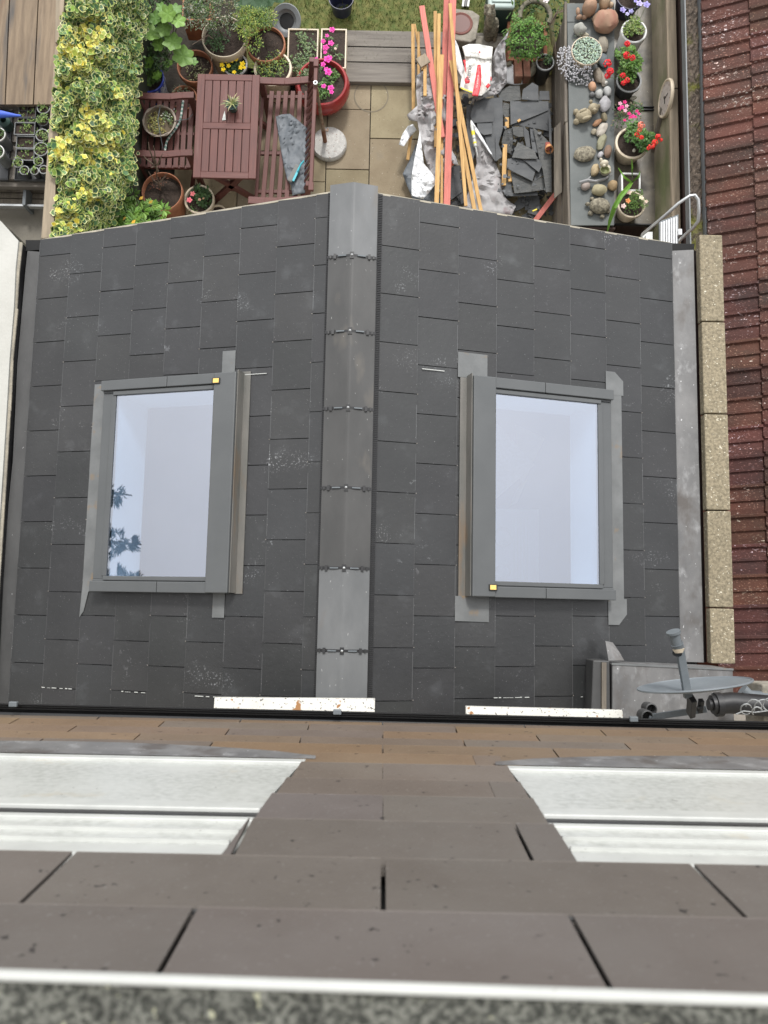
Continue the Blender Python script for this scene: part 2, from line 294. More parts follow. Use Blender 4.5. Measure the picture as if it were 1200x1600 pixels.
for side in (-1, 1):
    random.seed(11 + side); sl = MB(); rv = MB(); L = 2.35 if side < 0 else 2.342
    eds = [L] + ([2.0874 - .2625 * k for k in range(8)] if side < 0 else [2.071 - .272 * k for k in range(7)]) + [.06]
    for k in range(len(eds) - 1):
        lo, hi = eds[k], eds[k + 1]
        yv = (2.56 + .07 * (1 - lo / L)) if side < 0 else 2.628
        off = (2.43 + .004 * k - (k % 2) * .16) if side < 0 else (2.505 - .004 * k - (k % 2) * .19)
        ys = [yv] + [off - .3155 * j for j in range(-2, 12) if -.72 < off - .3155 * j < yv - .03] + [-.72]
        for a, b in zip(ys, ys[1:]):
            kk = U(.93, 1.06) if random.random() < .8 else U(1.05, 1.16); tw = U(-.0015, .0015); sl.col = (kk * U(.98, 1.02), kk, kk * U(.98, 1.03))
            ya, yb = a - .0026, b + .0026; sl_lo = .012; hi2 = max(hi - .1, .02)
            # cut the part of a slate that would lie in a skylight opening
            pieces = [(hi2, lo, yb, ya)]; A0, A1, B0, B1 = SKY[side]; A0 += .05; A1 -= .05; B0 += .06; B1 -= .06
            if lo > A0 and hi2 < A1 and ya > B0 and yb < B1:
                pieces = []
                if ya > B1: pieces.append((hi2, lo, B1, ya))
                if yb < B0: pieces.append((hi2, lo, yb, B0))
                y0_, y1_ = max(yb, B0), min(ya, B1)
                if hi2 < A0: pieces.append((hi2, A0, y0_, y1_))
                if lo > A1: pieces.append((A1, lo, y0_, y1_))
            for (h_, l_, y0_, y1_) in pieces:
                def wz(u): return .001 + (sl_lo + tw) * (u - hi2) / (lo - hi2)
                p = [SL(side, h_, y0_, wz(h_)), SL(side, l_, y0_, wz(l_)), SL(side, l_, y1_, wz(l_)), SL(side, h_, y1_, wz(h_))]
                p2 = [q - Vector((0, 0, .006)) for q in p]; n0 = len(sl.v)
                f = [(4, 5, 6, 7), (3, 2, 1, 0), (4, 0, 1, 5), (5, 1, 2, 6), (6, 2, 3, 7), (7, 3, 0, 4)]
                if side > 0: f = [q[::-1] for q in f]
                # orientation: top face must look up
                sl.add(p + p2, f)
                if l_ == lo and y1_ - y0_ > .05:
                    ke = U(1.5, 2.6); ea = y0_ + U(0, .12) * (y1_ - y0_); eb = ea + U(.75, 1) * (y1_ - ea); keep = sl.col; sl.col = (ke, ke, ke)
                    q4 = [SL(side, lo - .0045, ea, wz(lo) + .0006), SL(side, lo + .0008, ea, wz(lo) + .0006), SL(side, lo + .0008, eb, wz(lo) + .0006), SL(side, lo - .0045, eb, wz(lo) + .0006)]
                    sl.add(q4, [(3, 2, 1, 0) if side < 0 else (0, 1, 2, 3)]); sl.col = keep
            if random.random() < .75 and -.6 < yb and not inhole(side, lo - .02, lo, yb - .01, yb + .01):
                c_ = SL(side, lo - .012 * (-1), yb - .0035, .004)
                if lo < L - .05: rv.lathe([(.0032, .0), (.0032, .003), (.001, .004)], SL(side, lo + .008, yb, .0035), 6)
    so = sl.build('roof_slope', m_slate, ext)
    rv.build('slate_rivet', plainmat('rivet', (.30, .27, .24), .5), so)
    # boarding below the slates
    bd = MB(); a, b, c_, d = SKY[side]; a += .055; b -= .055; c_ += .065; d -= .065
    for q in ((.02, a, -.72, 2.54), (b, L - .01, -.72, 2.54), (a, b, -.72, c_), (a, b, d, 2.54)): sbox(bd, side, *q, -.06, -.012)
    bd.build('roof_boarding', m_black, ext)
# walls
wl = MB()
wl.box((-2.38, .92, 1.12), (.1, 3.1, 2.24)); wl.box((1.90, .92, 1.12), (.1, 3.1, 2.24))
wl.prism([(-2.33, 2.47, 2.23), (1.85, 2.47, 2.23), (1.85, 2.37, 2.23), (-2.33, 2.37, 2.23)], 2.23)
gp = [(-2.33, 2.47, 2.235), (1.85, 2.47, 2.235), (XR, 2.47, 2.90)]
wl.add(gp + [(x, 2.40, z) for x, _, z in gp], [(0, 1, 2)[::-1], (3, 4, 5), (0, 3, 4, 1), (1, 4, 5, 2), (2, 5, 3, 0)])
wl.build('wall', m_render, ext)
# verge trim along the gable edge (pale dry line)
vg = MB()
vg.bar(SL(-1, 2.34, 2.557, -.004), SL(-1, .1, 2.628, -.004), .012, .022); vg.bar(SL(1, .1, 2.625, -.004), SL(1, 2.335, 2.625, -.004), .012, .022)
vg.build('verge_trim', m_mortar, ext)
# eaves: vented black strip beside the ridge, ridge caps, union clips
for side in (-1, 1):
    vb = MB(); u = .135 if side < 0 else .155
    sbox(vb, side, u - .02, u + .032, -.6, 2.62, .012, .017)
    y = -.58
    while y < 2.61: sbox(vb, side, u + .004, u + .03, y, y + .005, .017, .022); y += .0115
    vb.build('ridge_vent_strip', m_black, ext)
ye = [2.655, 2.176, 1.690, 1.207, .716, .232, -.256, -.72]
for i in range(7):
    mb = MB(); y1, y0 = ye[i] - (.008 if i else 0), ye[i + 1] + .008
    sec = [(-.150, -.036), (-.012, .006), (0, .0085), (.012, .006), (.152, -.036)]
    t = [(XR + a, y1, 3.035 + b) for a, b in sec] + [(XR + a, y0, 3.035 + b) for a, b in sec]
    lo_ = [(x, y, z - .008) for x, y, z in t]; n = 5
    fs = [(k, k + n, k + n + 1, k + 1) for k in range(4)] + [(10 + k, 11 + k, 11 + k + n, 10 + k + n) for k in range(4)]
    fs += [tuple(range(5)) + tuple(range(14, 9, -1)), tuple(range(9, 4, -1)) + tuple(range(15, 20)), (0, 10, 15, 5), (4, 9, 19, 14)]
    k = U(.95, 1.05); mb.c = []; mb.add(t + lo_, fs, [(k, k, k)] * 20)
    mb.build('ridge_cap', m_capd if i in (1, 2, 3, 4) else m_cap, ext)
for i in range(1, 7):
    mb = MB(); y = ye[i]; z = 3.035
    for s in (-1, 1):
        mb.bar((XR + s * .155, y, z - .040), (XR, y, z + .003), .017, .012)
        mb.bar((XR + s * .108, y - .016, z - .018), (XR + s * .108, y + .016, z - .018), .016, .012)
        mb.bar((XR + s * .135, y - .011, z - .028), (XR + s * .135, y + .011, z - .028), .01, .012)
    mb.bar((XR, y - .021, z + .008), (XR, y + .021, z + .008), .024, .010)
    o = mb.build('ridge_clip', m_black, ext)
    for s in (-1, 1): g = MB(); g.bar((XR + s * .085, y, z - .010), (XR + s * .035, y, z + .0015), .008, .0125); g.build('clip_plate', m_lnb, o)
    g = MB(); g.lathe([(.0075, 0), (.0075, .004), (.004, .008), (0, .009)], (XR, y, z + .013), 10); g.build('screw', m_galv, o, smooth=True)
# skylights
for side in (-1, 1):
    a, b, y0, y1 = SKY[side]; q = thing('_', '', '', (XR, 1, 0)); bpy.data.objects.remove(q)
    fr = MB()
    for v in ((a, b, y0, y0 + .075, 0, .085), (a, b, y1 - .075, y1, 0, .085), (b - .085, b, y0 + .075, y1 - .075, 0, .080), (a, a + .06, y0 + .075, y1 - .075, 0, .085)): sbox(fr, side, *v)
    fo = fr.build('skylight', m_alu, ext, bevel=.004)
    # inner sash, profile steps
    s = MB(); g0, g1 = a + .145, b - .105; h0, h1 = y0 + .095, y1 - .095
    for v in ((g0 - .02, g1 + .02, y0 + .068, h0, .055, .097), (g0 - .02, g1 + .02, h1, y1 - .068, .055, .097), (g1, g1 + .035, h0, h1, .055, .090)): sbox(s, side, *v)
    s.build('sash', m_alu, fo, bevel=.003)
    s = MB(); sbox(s, side, a - .008, a + .146, y0 - .004, y1 + .004, .075, .118); s.build('hood', m_alu, fo, bevel=.006)
    for yy in ((y0 - .006, y0 + .062), (y1 - .062, y1 + .006)):
        s = MB(); sbox(s, side, a + .13, (a + b) / 2 - .0015, *yy, .086, .108); sbox(s, side, (a + b) / 2 + .0015, b + .004, *yy, .086, .108)
        s.build('side_cover', m_alu, fo, bevel=.004)
    s = MB(); sbox(s, side, g0 - .02, g1, h0 - .006, h1 + .006, .074, .082); s.build('pane', m_glass, fo)
    s = MB(); yy = (y0 + .022) if side > 0 else (y1 - .10)
    yl = y0 + .055 if side > 0 else y1 - .050
    sbox(s, side, a + .10, a + .155, yl - .02, yl + .02, .11, .128); s.build('latch', m_black, fo, bevel=.003)
    s = MB(); sbox(s, side, a + .105, a + .145, yl - .014, yl + .014, .1285, .130); s.build('sticker', plainmat('yellow sticker', (.80, .55, .16), .5), fo)
    # flashings
    s = MB(); sbox(s, side, a - .06, a - .004, y0 + (-.005), y1 + .03, .012, .017); sbox(s, side, a - .016, a - .010, y0, y1 + .02, .012, .10)
    s.build('channel_flashing', m_zinc2, fo)
    s = MB(); sbox(s, side, b + .002, b + .12, y0 - .005, y1 + .012, .013, .017); s.build('apron_flashing', m_zinc, fo)
    def cpoly(pts): s = MB(); s.prism([SL(side, u, y, .018) for u, y in pts], .003); s.build('flashing_patch', m_zinc, fo)
    if side > 0:
        cpoly([(.712, 1.48), (.712, 1.645), (.917, 1.645), (.917, 1.48)]); cpoly([(.708, -.07), (.708, .085), (.937, .085), (.937, -.075)])
        cpoly([(1.79, 1.46), (1.79, 1.63), (1.86, 1.63), (1.925, 1.57), (1.925, 1.47)]); cpoly([(1.79, .09), (1.79, -.08), (1.87, -.08), (1.93, -.01), (1.93, .09)])
    else:
        cpoly([(.865, 1.45), (.865, 1.63), (.773, 1.63), (.773, 1.45)]); cpoly([(.86, .08), (.86, -.08), (.777, -.08), (.777, .08)])
        cpoly([(1.77, .075), (1.822, .075), (1.83, -.10), (1.80, -.06)])
    s = MB(); sbox(s, side, *( (a - .17, a - .02) if side < 0 else (a - .32, a - .17)), (1.462 if side < 0 else 1.505), (1.466 if side < 0 else 1.510), .0155, .018); s.build('white_bead', m_white, fo)
    # light shaft of white plasterboard
    s = MB(); A_, B_, C_, D_ = a + .09, b - .095, y0 + .09, y1 - .09; d = -.30
    for v in ((A_ - .02, A_, C_, D_, d, .05), (B_, B_ + .02, C_, D_, d, .07), (A_ - .02, B_ + .02, C_ - .02, C_, d, .05), (A_ - .02, B_ + .02, D_, D_ + .02, d, .05)): sbox(s, side, *v)
    s.build('reveal', m_paint, fo)
s = MB()                                       # ceiling and room inside
s.prism([(-2.33, -.70, .02), (1.85, -.70, .02), (1.85, 2.37, .02), (-2.33, 2.37, .02)], .02); s.build('room_floor', m_floor, ext)
s = MB(); s.box((-2.32, .83, 1.1), (.012, 3.0, 2.16)); s.box((1.84, .83, 1.1), (.012, 3.0, 2.16)); s.box((-.24, 2.36, 1.1), (4.1, .012, 2.16)); s.box((-.24, -.69, 1.1), (4.1, .012, 2.16)); s.build('room_lining', m_paint, ext)
# lead gutters along both eaves
for side in (-1, 1):
    s = MB()
    if side < 0:
        le = [P(x, y, 2.30) for x, y in ((43, 392), (40, 420), (33, 500), (27, 570), (23, 660), (20, 720), (10, 820), (0, 940), (-12, 1100))]
        for p, q in zip(le, le[1:]): s.add([p, (-2.47, p.y, 2.285), (-2.47, q.y, 2.285), q], [(0, 3, 2, 1)])
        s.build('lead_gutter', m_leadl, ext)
        s = MB(); s.box((-2.66, .9, 2.10), (.20, 3.2, .30)); s.build('gutter_trough', m_black, ext)
    else:
        s.add([(2.018, 2.575, 2.315), (2.165, 2.575, 2.34), (2.165, 1.0, 2.34), (2.018, 1.0, 2.315), (2.018, 1.0, 2.318), (2.165, 1.0, 2.343), (2.165, -.32, 2.343), (2.018, -.32, 2.318)], [(0, 3, 2, 1), (4, 7, 6, 5)])
        s.build('lead_gutter', m_lead, ext)
        s = MB(); s.add([(2.1655, 2.575, 2.338), (2.21, 2.575, 2.30), (2.21, -.32, 2.30), (2.1655, -.32, 2.338)], [(0, 3, 2, 1)]); s.build('gutter_groove', m_black, ext)
        s = MB(); s.box((2.08, 1.13, 2.20), (.15, 2.94, .10)); s.box((2.08, 2.60, 2.22), (.16, .09, .10)); s.build('gutter_trough', m_black, ext)
for q in (((40, 375), (66, 375), (65, 390), (40, 392)), ((1047, 380), (1085, 381), (1084, 394), (1047, 394))): s = MB(); s.prism([P(x, y, 2.29) for x, y in q], .10); s.build('gutter_end', M('black void plastic', (.004, .004, .004), None, 5, .8, bump=0), ext)
# lead covered box against the house wall
s = MB(); zt = 2.73
s.prism([(1.445, -.315, zt), (2.20, -.335, zt), (2.20, -.72, zt), (1.44, -.72, zt)], .35)
s.build('lead_box', m_lead, ext, bevel=.008)
s = MB(); s.prism([(1.33, -.30, zt - .02), (1.43, -.30, zt - .005), (1.43, -.72, zt - .005), (1.31, -.72, zt - .02)], .25)
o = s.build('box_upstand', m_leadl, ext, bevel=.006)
s = MB(); s.bar((1.392, -.31, zt + .002), (1.386, -.72, zt + .002), .028, .02); s.build('timber_batten', m_shed, o)
s = MB(); s.prism([(1.43, -.30, zt - .03), (1.43, -.18, zt - .10), (1.48, -.19, zt - .11), (1.525, -.25, zt - .12), (1.54, -.30, zt - .07)], .01); s.build('lead_flap', m_lead, ext)
s = MB(); s.bar((1.44, -.318, zt), (2.2, -.338, zt), .012, .012); s.build('box_edge', m_zinc, ext)
s = MB()
for p in ((185, 228, 1086, 1086), (300, 340, 1089, 1089), (770, 822, 1092, 1092), (60, 110, 1084, 1086), (905, 925, 1095, 1095)):
    side = -1 if p[0] < 540 else 1
    def pl(px, py):
        for u in [i * .01 for i in range(235)]:
            pass
    a = P(p[0], p[2], 2.7); b = P(p[1], p[3], 2.7)
    ua = (a.x - XR) * side; ub = (b.x - XR) * side; ua, ub = [x * 1.045 * (CAMH - (3 - x * .3)) / 5.3 for x in (ua, ub)]
    u_ = min(ua, ub)
    while u_ < max(ua, ub) - .01: sbox(s, side, u_, u_ + U(.01, .04), a.y * .985, a.y * .985 + U(.002, .006), .0155, .018); u_ += U(.03, .055)
s.build('mortar_streak', m_white, ext)
# ------------------------------------------------------------------ the house the picture is taken from
hs = thing('terraced_house', 'house wall hung with brown slates above a black gutter, with two white windows', 'house', (0, -.6, 0))
WY = -.507
s = MB(); s.box((0, -.79, 2.25), (7, .13, 4.5)); s.build('lower_wall', m_wallr, hs)
s = MB(); s.box((0, -.64, 5.7), (7, .20, 2.7)); s.build('upper_wall', m_black, hs)
rows = [PW(600, y, WY).z for y in (1443, 1357, 1296, 1255, 1229, 1203, 1187, 1173, 1162, 1151, 1141)]
rows = [7.05] + rows + [4.36]
def wedge(z, side):
    if side < 0: return -.3155 + (6.25 - z) * .0739
    return .4044 + (6.27 - z) * .0012
sl = MB(); nib = MB(); random.seed(4); ZT, ZB = 6.262, 5.20
for k in range(len(rows) - 1):
    zt_, zb = rows[k], rows[k + 1]; ph = -.292 if k % 2 == 0 else .012
    if k == 0: ph = -.292
    xs = [ph + .606 * j for j in range(-6, 7)]
    for xa, xb in zip(xs, xs[1:]):
        kk = U(.94, 1.05); sl.col = (kk, kk * U(.98, 1.01), kk * U(.97, 1.02)); gp_ = .0006 if 3 <= k <= 6 else (.0045 if k < 3 else .003); xa2, xb2 = xa + gp_, xb - gp_; rr_ = U(.25, 1.0) * min(1, max(0, (k - 3) / 3)); sl.col = (sl.col[0] * (1 + .45 * rr_), sl.col[1] * (1 + .12 * rr_), sl.col[2] * (1 - .25 * rr_))
        segs = [(xa2, xb2)]
        zm = (zt_ + zb) / 2
        if ZB < zm < ZT + .02:
            e0, e1 = wedge(zm, -1), wedge(zm, 1); segs = [(max(xa2, e0), min(xb2, e1))]
        for p, q in segs:
            if q - p < .01: continue
            t0, b0 = zt_ + .03, zb
            la, lb = (wedge(zt_, -1), wedge(zb, -1)); clip = ZB < zm < ZT + .02
            pt, pb = (la, lb) if clip and p == max(xa2, wedge(zm, -1)) and p != xa2 else (p, p)
            qt, qb = (wedge(zt_, 1), wedge(zb, 1)) if clip and q == wedge(zm, 1) else (q, q)
            yb_, yt_ = WY + .020, WY + .001
            v = [(pb, yb_, b0), (qb, yb_, b0), (qt, yt_, t0), (pt, yt_, t0), (pb, yb_ - .007, b0), (qb, yb_ - .007, b0), (qt, yt_ - .007, t0), (pt, yt_ - .007, t0)]
            sl.add(v, [(3, 2, 1, 0), (4, 5, 6, 7), (0, 1, 5, 4), (1, 2, 6, 5), (2, 3, 7, 6), (3, 0, 4, 7)])
            keep = sl.col; sl.col = tuple(c * 1.18 for c in keep); e_ = .004; sl.add([(pb, yb_ + .0006, b0), (qb, yb_ + .0006, b0), (qb, yb_ - .0002, b0 + e_), (pb, yb_ - .0002, b0 + e_)], [(3, 2, 1, 0)]); sl.col = keep
        if not (ZB < zb < ZT) or (wedge(zb, -1) < xa < wedge(zb, 1)):
            nx = (xa + xb) / 2 if k else xa
            if abs(nx) < 2.5 and not (ZB < zb < ZT and not wedge(zb, -1) < nx < wedge(zb, 1)):
                nib.box((nx, WY + .014, zb + .006), (.012, .006, .012), (0, R(45), 0))
so = sl.build('slate_cladding', m_wslate, hs)
nib.build('slate_nib', m_leadl, so)
for side in (-1, 1):                           # the two white windows
    xf = lambda z: wedge(z, side)
    def quad(mb, z0, z1, y0, y1, x_end=3.2, inset=0):
        e0, e1 = xf(z0) + side * inset, xf(z1) + side * inset; X = side * x_end
        v = [(e0, y0, z0), (X, y0, z0), (X, y0, z1), (e1, y0, z1), (e0, y1, z0), (X, y1, z0), (X, y1, z1), (e1, y1, z1)]
        f = [(0, 1, 2, 3), (7, 6, 5, 4), (4, 5, 1, 0), (5, 6, 2, 1), (6, 7, 3, 2), (7, 4, 0, 3)]
        if side > 0: f = [q[::-1] for q in f]
        mb.add(v, f)
    zb0 = 5.205 if side < 0 else 5.25
    fr = MB(); quad(fr, zb0, zb0 + .05, WY - .02, WY + .012); quad(fr, 5.80, 5.865, WY - .02, WY + .008); quad(fr, 5.865, 5.895, WY - .02, WY + .014)
    quad(fr, 6.185, 6.262, WY - .02, WY + .006); quad(fr, zb0 - .01, 6.262, WY - .06, WY - .02); quad(fr, 5.935, 5.965, WY - .02, WY + .004)
    fo = fr.build('window', m_white, hs, bevel=.003)
    s = MB(); quad(s, zb0 + .05, 5.80, WY - .02, WY + .002, inset=.012); s.build('lower_panel', m_pvcg, fo)
    s = MB(); quad(s, 5.965, 6.185, WY - .02, WY - .004, inset=.012); s.build('upper_panel', m_pvcg, fo)
    s = MB(); quad(s, 5.897, 5.932, WY - .02, WY + .0045); s.build('painted_shadow_gap', m_black, fo)  # flush black strip; the shade of the recess is put into its colour
    s = MB(); quad(s, 6.045, 6.055, WY - .004, WY + .004, inset=.012); quad(s, 6.13, 6.138, WY - .004, WY + .004, inset=.012); s.build('glazing_bead', m_white, fo)
    s = MB(); n = 14                            # bulging lead apron under the window
    x0 = xf(zb0) - side * .03; top = []; bot = []
    for i in range(n + 1):
        t = i / n; x = x0 + side * t * 1.9; bl = .16 * math.sin(math.pi * min(1, t * 1.15)) ** .7 if t < .87 else 0.01
        top.append((x, WY + .014, zb0 + .002)); bot.append((x, WY + .020 + .03 * bl, zb0 - .02 - bl))
    v = top + bot; f = [(i, i + 1, n + 2 + i, n + 1 + i) for i in range(n)]
    if side < 0: f = [q[::-1] for q in f]
    s.add(v, f[:] if side < 0 else f); s.build('lead_apron', m_lead, fo)
s = MB(); s.box((0, -1.3, 9.0), (7, .3, 3.6)); s.box((-2.3, -.75, 9.0), (2.4, .8, 3.6)); s.box((2.3, -.75, 9.0), (2.4, .8, 3.6)); s.build('attic_wall', m_wallr, hs)  # unseen house wall beside and behind the lens, added to block the sky
# gutter
s = MB(); n = 8
ang = [math.pi + math.pi * i / n for i in range(n + 1)]
prof = [(-.487 + .043 * math.cos(a), 4.36 + .05 * math.sin(a)) for a in ang]
prof2 = [(-.487 + .038 * math.cos(a), 4.362 + .045 * math.sin(a)) for a in reversed(ang)]
pp = prof + prof2; k = .000
def gx_(x): return -.004 * x
vs = [(x, y + gx_(x), z) for x in (-3.3, 3.3) for y, z in pp]; m_ = len(pp)
s.add(vs, [(i, i + m_, (i + 1) % m_ + m_, (i + 1) % m_) for i in range(m_)])
for dy, dz in ((-.446, 4.362), (-.457, 4.345), (-.468, 4.33)): s.bar((-3.3, dy + gx_(-3.3), dz), (3.3, dy + gx_(3.3), dz), .006, .006)
s.box((0, -.515, 4.372), (6.6, .03, .012), (0, 0, 0))
go = s.build('gutter', m_gutter, hs, smooth=False)
for px in (20, 527, 990):
    s = MB(); p = P(px, 1110, 4.37); s.box((p.x, -.446 + gx_(p.x), 4.368), (.035, .022, .02)); s.build('gutter_bracket', m_lnb, go, bevel=.003)
# white sills of the windows under the gutter
for (a, b, ya, yb, z) in ((335, 586, 1090, 1092, 3.12), (728, 973, 1104, 1110, 3.12)):
    pa, pb = P(a, ya, z), P(b, yb, z); s = MB()
    s.prism([(pa.x, pa.y, z), (pb.x, pb.y, z), (pb.x, -.73, z + .03), (pa.x, -.73, z + .03)], .05); s.build('window_sill', m_whsill, hs, bevel=.004)
# the sill in front of the lens: white lip and mineral grit behind it
s = MB(); a, b = P(-60, 1519, 7.15), P(1260, 1562, 7.15); a2, b2 = P(-60, 1531, 7.15), P(1260, 1582, 7.15)
dx = (b - a).normalized(); a -= dx * 1.0; b += dx * 1.0; a2 -= dx * 1.0; b2 += dx * 1.0
s.prism([a, b, b2, a2], .014); so = s.build('upper_sill', m_white, hs, bevel=.004)
s = MB(); random.seed(9); nx, ny = 150, 22; a2 += Vector((0, .001, -.004)); b2 += Vector((0, .001, -.004))
for j in range(ny + 1):
    for i in range(nx + 1):
        p = a2.lerp(b2, i / nx) + Vector((0, -.28 * j / ny, U(-.003, .003))); s.v.append(tuple(p)); s.c.append(jit(.3))
for j in range(ny):
    for i in range(nx): q = j * (nx + 1) + i; s.f.append((q, q + nx + 1, q + nx + 2, q + 1))
s.build('sill_grit', m_grit, so, smooth=True)
# ------------------------------------------------------------------ neighbouring buildings
nb = thing('neighbour_extension', 'white rendered flat topped wall beside the lead gutter at the left edge', 'wall', (-3, 1, 0))
s = MB(); e = [P(0, 345, 2.4), P(28, 376, 2.4), P(25, 420, 2.4), P(22, 480, 2.4), P(16, 560, 2.4), P(10, 640, 2.4), P(4, 740, 2.4), P(-7, 900, 2.4), P(-16, 1100, 2.4)]
e = [Vector((p.x + (U(-.006, .006)), p.y, 2.4)) for p in e]
pts = [e[0] + Vector((-1.2, .85, 0))] + e + [Vector((e[-1].x, -.9, 2.4)), Vector((-4.6, -.9, 2.4)), Vector((-4.6, 4.3, 2.4))]
s.prism(pts, 2.4); s.build('wall', m_render, nb)
s = MB(); 
for i in range(1, len(e) - 1): 
    a, b = e[i], e[i + 1]; s.prism([a + Vector((.0, 0, -.02)), a + Vector((.012 + U(-.005, .006), 0, -.03)), b + Vector((.012 + U(-.005, .006), 0, -.03)), b + Vector((0, 0, -.02))], .012)
s.build('mortar_edge', m_mortar, nb)
s = MB()
for a, b in zip(e, e[1:]): s.add([a + Vector((.006, 0, -.034)), b + Vector((.006, 0, -.034)), b + Vector((.016, 0, -.40)), a + Vector((.016, 0, -.40))], [(0, 1, 2, 3), (3, 2, 1, 0)][:1])
s.build('black_upstand', m_black, nb)
rt = thing('parapet_wall', 'low brick parapet wall capped with mottled sandy coping stones', 'wall', (2.26, 1, 0))
s = MB(); s.box((2.262, 1.08, 1.17), (.13, 2.80, 2.34)); s.build('wall', m_brick, rt)
cy = [2.655, 2.02, 1.367, .70, .045, -.325]
for i in range(5):
    s = MB(); k = U(.93, 1.06); s.col = (k, k, k); s.box((2.257 + .002 * i, (cy[i] + cy[i + 1]) / 2, 2.385), (.162, cy[i] - cy[i + 1] - .008, .075)); s.build('coping_stone', m_cope, rt, bevel=.008)
nr = thing('tiled_roof', 'lichen spotted red brown roof of ribbed clay tiles next door on the right', 'roof', (3.4, 2, 0))
s = MB(); random.seed(21); y0, gx0 = -.45, 2.352; pit = .42
cols = [2.66 + .34 * i for i in range(8)]
def rz(x): return 1.45 + (x - 2.66) * pit
for ci in range(len(cols) - 1):
    xa, xb = cols[ci], cols[ci + 1]
    y = -1.1 + .03 * (ci % 2)
    while y < 8.4:
        kk = U(.7, 1.3); s.col = (kk, kk * U(.9, 1.1), kk * U(.9, 1.1)); yo = y
        # one tile: pan, roll, pan, roll
        pf = [(0, 0), (.012, .0), (.04, .004), (.096, .004), (.104, .022), (.120, .024), (.126, .004), (.18, .004), (.20, .006), (.212, .030), (.230, .032), (.236, .002)]
        lift = .022; v = []; jx = U(-.003, .003)
        for x, l in ((xa - .04 + jx, lift), (xb, 0)):
            v += [(x, yo + a_ + (x - xa) * .05, rz(x) + b_ + l) for a_, b_ in pf]
        n = len(pf); s.add(v, [(i, n + i, n + i + 1, i + 1) for i in range(n - 1)])
        v2 = [(xa - .04 + jx, yo + a_ - .04 * .05, rz(xa - .04) + b_ + lift) for a_, b_ in pf]; v2 += [(x, y_, z - .022) for x, y_, z in v2]
        s.add(v2, [(i, i + 1, n + i + 1, n + i) for i in range(n - 1)])
        y += .2345
s.build('tile_slope', m_tile, nr)
s = MB(); s.add([(2.66, -1.1, 1.40), (5.1, -1.1, 2.42), (5.1, 8.6, 2.42), (2.66, 8.6, 1.40)], [(0, 1, 2, 3)]); s.build('underlay', m_black, nr)
s = MB(); s.box((2.72, 3.7, .66), (.06, 9.2, 1.32)); s.build('wall', m_brick, nr)
s = MB(); xg0, xg1 = 2.50, 2.632
s.box((xg0, 5.2, 1.36), (.012, 5.4, .09)); s.box((xg1, 5.2, 1.37), (.018, 5.4, .09)); s.box(((xg0 + xg1) / 2, 5.2, 1.31), (.11, 5.4, .01))
go = s.build('gutter', m_plgrey, nr, bevel=.003)
s = MB(); random.seed(2); nx, ny = 8, 180
for j in range(ny + 1):
    for i in range(nx + 1):
        y = 2.55 + j * 5.2 / ny; s.v.append((xg0 + .008 + (xg1 - xg0 - .018) * i / nx, y, 1.352 + U(0, .022) + .010 * math.sin(y * 3))); s.c.append(jit(.35))
for j in range(ny):
    for i in range(nx): q = j * (nx + 1) + i; s.f.append((q, q + 1, q + nx + 2, q + nx + 1))
s.build('gutter_moss', m_moss, go)
# fence on the right, with its dark void behind
fe = thing('timber_fence', 'weathered ribbed timber fence with green algae along the right of the flower shelf', 'fence', (2.49, 4.9, 0))
s = MB(); s.box((2.492, 5.3, .52), (.012, 5.6, 1.04))
for i in range(8):                                # horizontal ribbed boards facing the garden
    z = .07 + i * .130; k = U(.9, 1.08); s.col = (k, k, k)
    s.box((2.480, 5.3, z), (.014, 5.6, .122))
    for r_ in range(5): s.box((2.470, 5.3, z - .05 + r_ * .025), (.010, 5.6, .011))
s.build('fence_boards', m_fencer, fe)
ysp = P(1075, 140, 1.07).y
s = MB(); s.box((2.500, (ysp + 2.5) / 2 - .004, 1.07), (.075, ysp - 2.5 - .008, .035)); s.build('top_rail', m_fence, fe, bevel=.004)
s = MB(); s.box((2.494, (ysp + 8.1) / 2, 1.073), (.085, 8.1 - ysp, .035)); s.build('top_rail', m_fence, fe, bevel=.004)
for y in (3.3, 4.9, 6.3):
    s = MB(); s.box((2.535, y, .5), (.06, .08, 1.0)); s.build('fence_post', m_shed, fe)
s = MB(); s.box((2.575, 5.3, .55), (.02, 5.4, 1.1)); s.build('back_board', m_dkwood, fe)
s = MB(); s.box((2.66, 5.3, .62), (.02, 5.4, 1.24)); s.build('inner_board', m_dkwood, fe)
# ------------------------------------------------------------------ foliage, flowers, pots
def dirv(up=.5):
    a = U(0, 6.283); z = U(-.2, 1) * (1 - up) + up * U(.3, 1); r_ = math.sqrt(max(0, 1 - min(z, 1) ** 2)); return Vector((math.cos(a) * r_, math.sin(a) * r_, z)).normalized()
def leaf(mb, c, d, ln, wd, col, nrm=None, fold=.25):
    n = (nrm or dirv(.7)).normalized(); d = (d - n * d.dot(n) * .8); d = d.normalized() if d.length > .01 else n.orthogonal().normalized(); sd_ = d.cross(n).normalized()
    k = U(.65, 1.3); mb.col = (col[0] * k * U(.9, 1.1), col[1] * k, col[2] * k * U(.8, 1.2))
    m = c + d * ln * .5; dn = -n * wd * fold
    mb.add([c, m + sd_ * wd / 2 + dn, c + d * ln + dn * .6, m - sd_ * wd / 2 + dn, m], [(0, 1, 4), (1, 2, 4), (2, 3, 4), (3, 0, 4)])
GR = [(.085, .16, .03), (.06, .12, .03), (.12, .20, .04)]
DK = [(.035, .075, .025), (.05, .10, .03), (.07, .13, .04)]
YG = [(.22, .30, .05), (.15, .24, .04), (.33, .36, .07), (.09, .15, .03)]
SG = [(.16, .20, .12), (.10, .15, .08), (.22, .25, .16)]
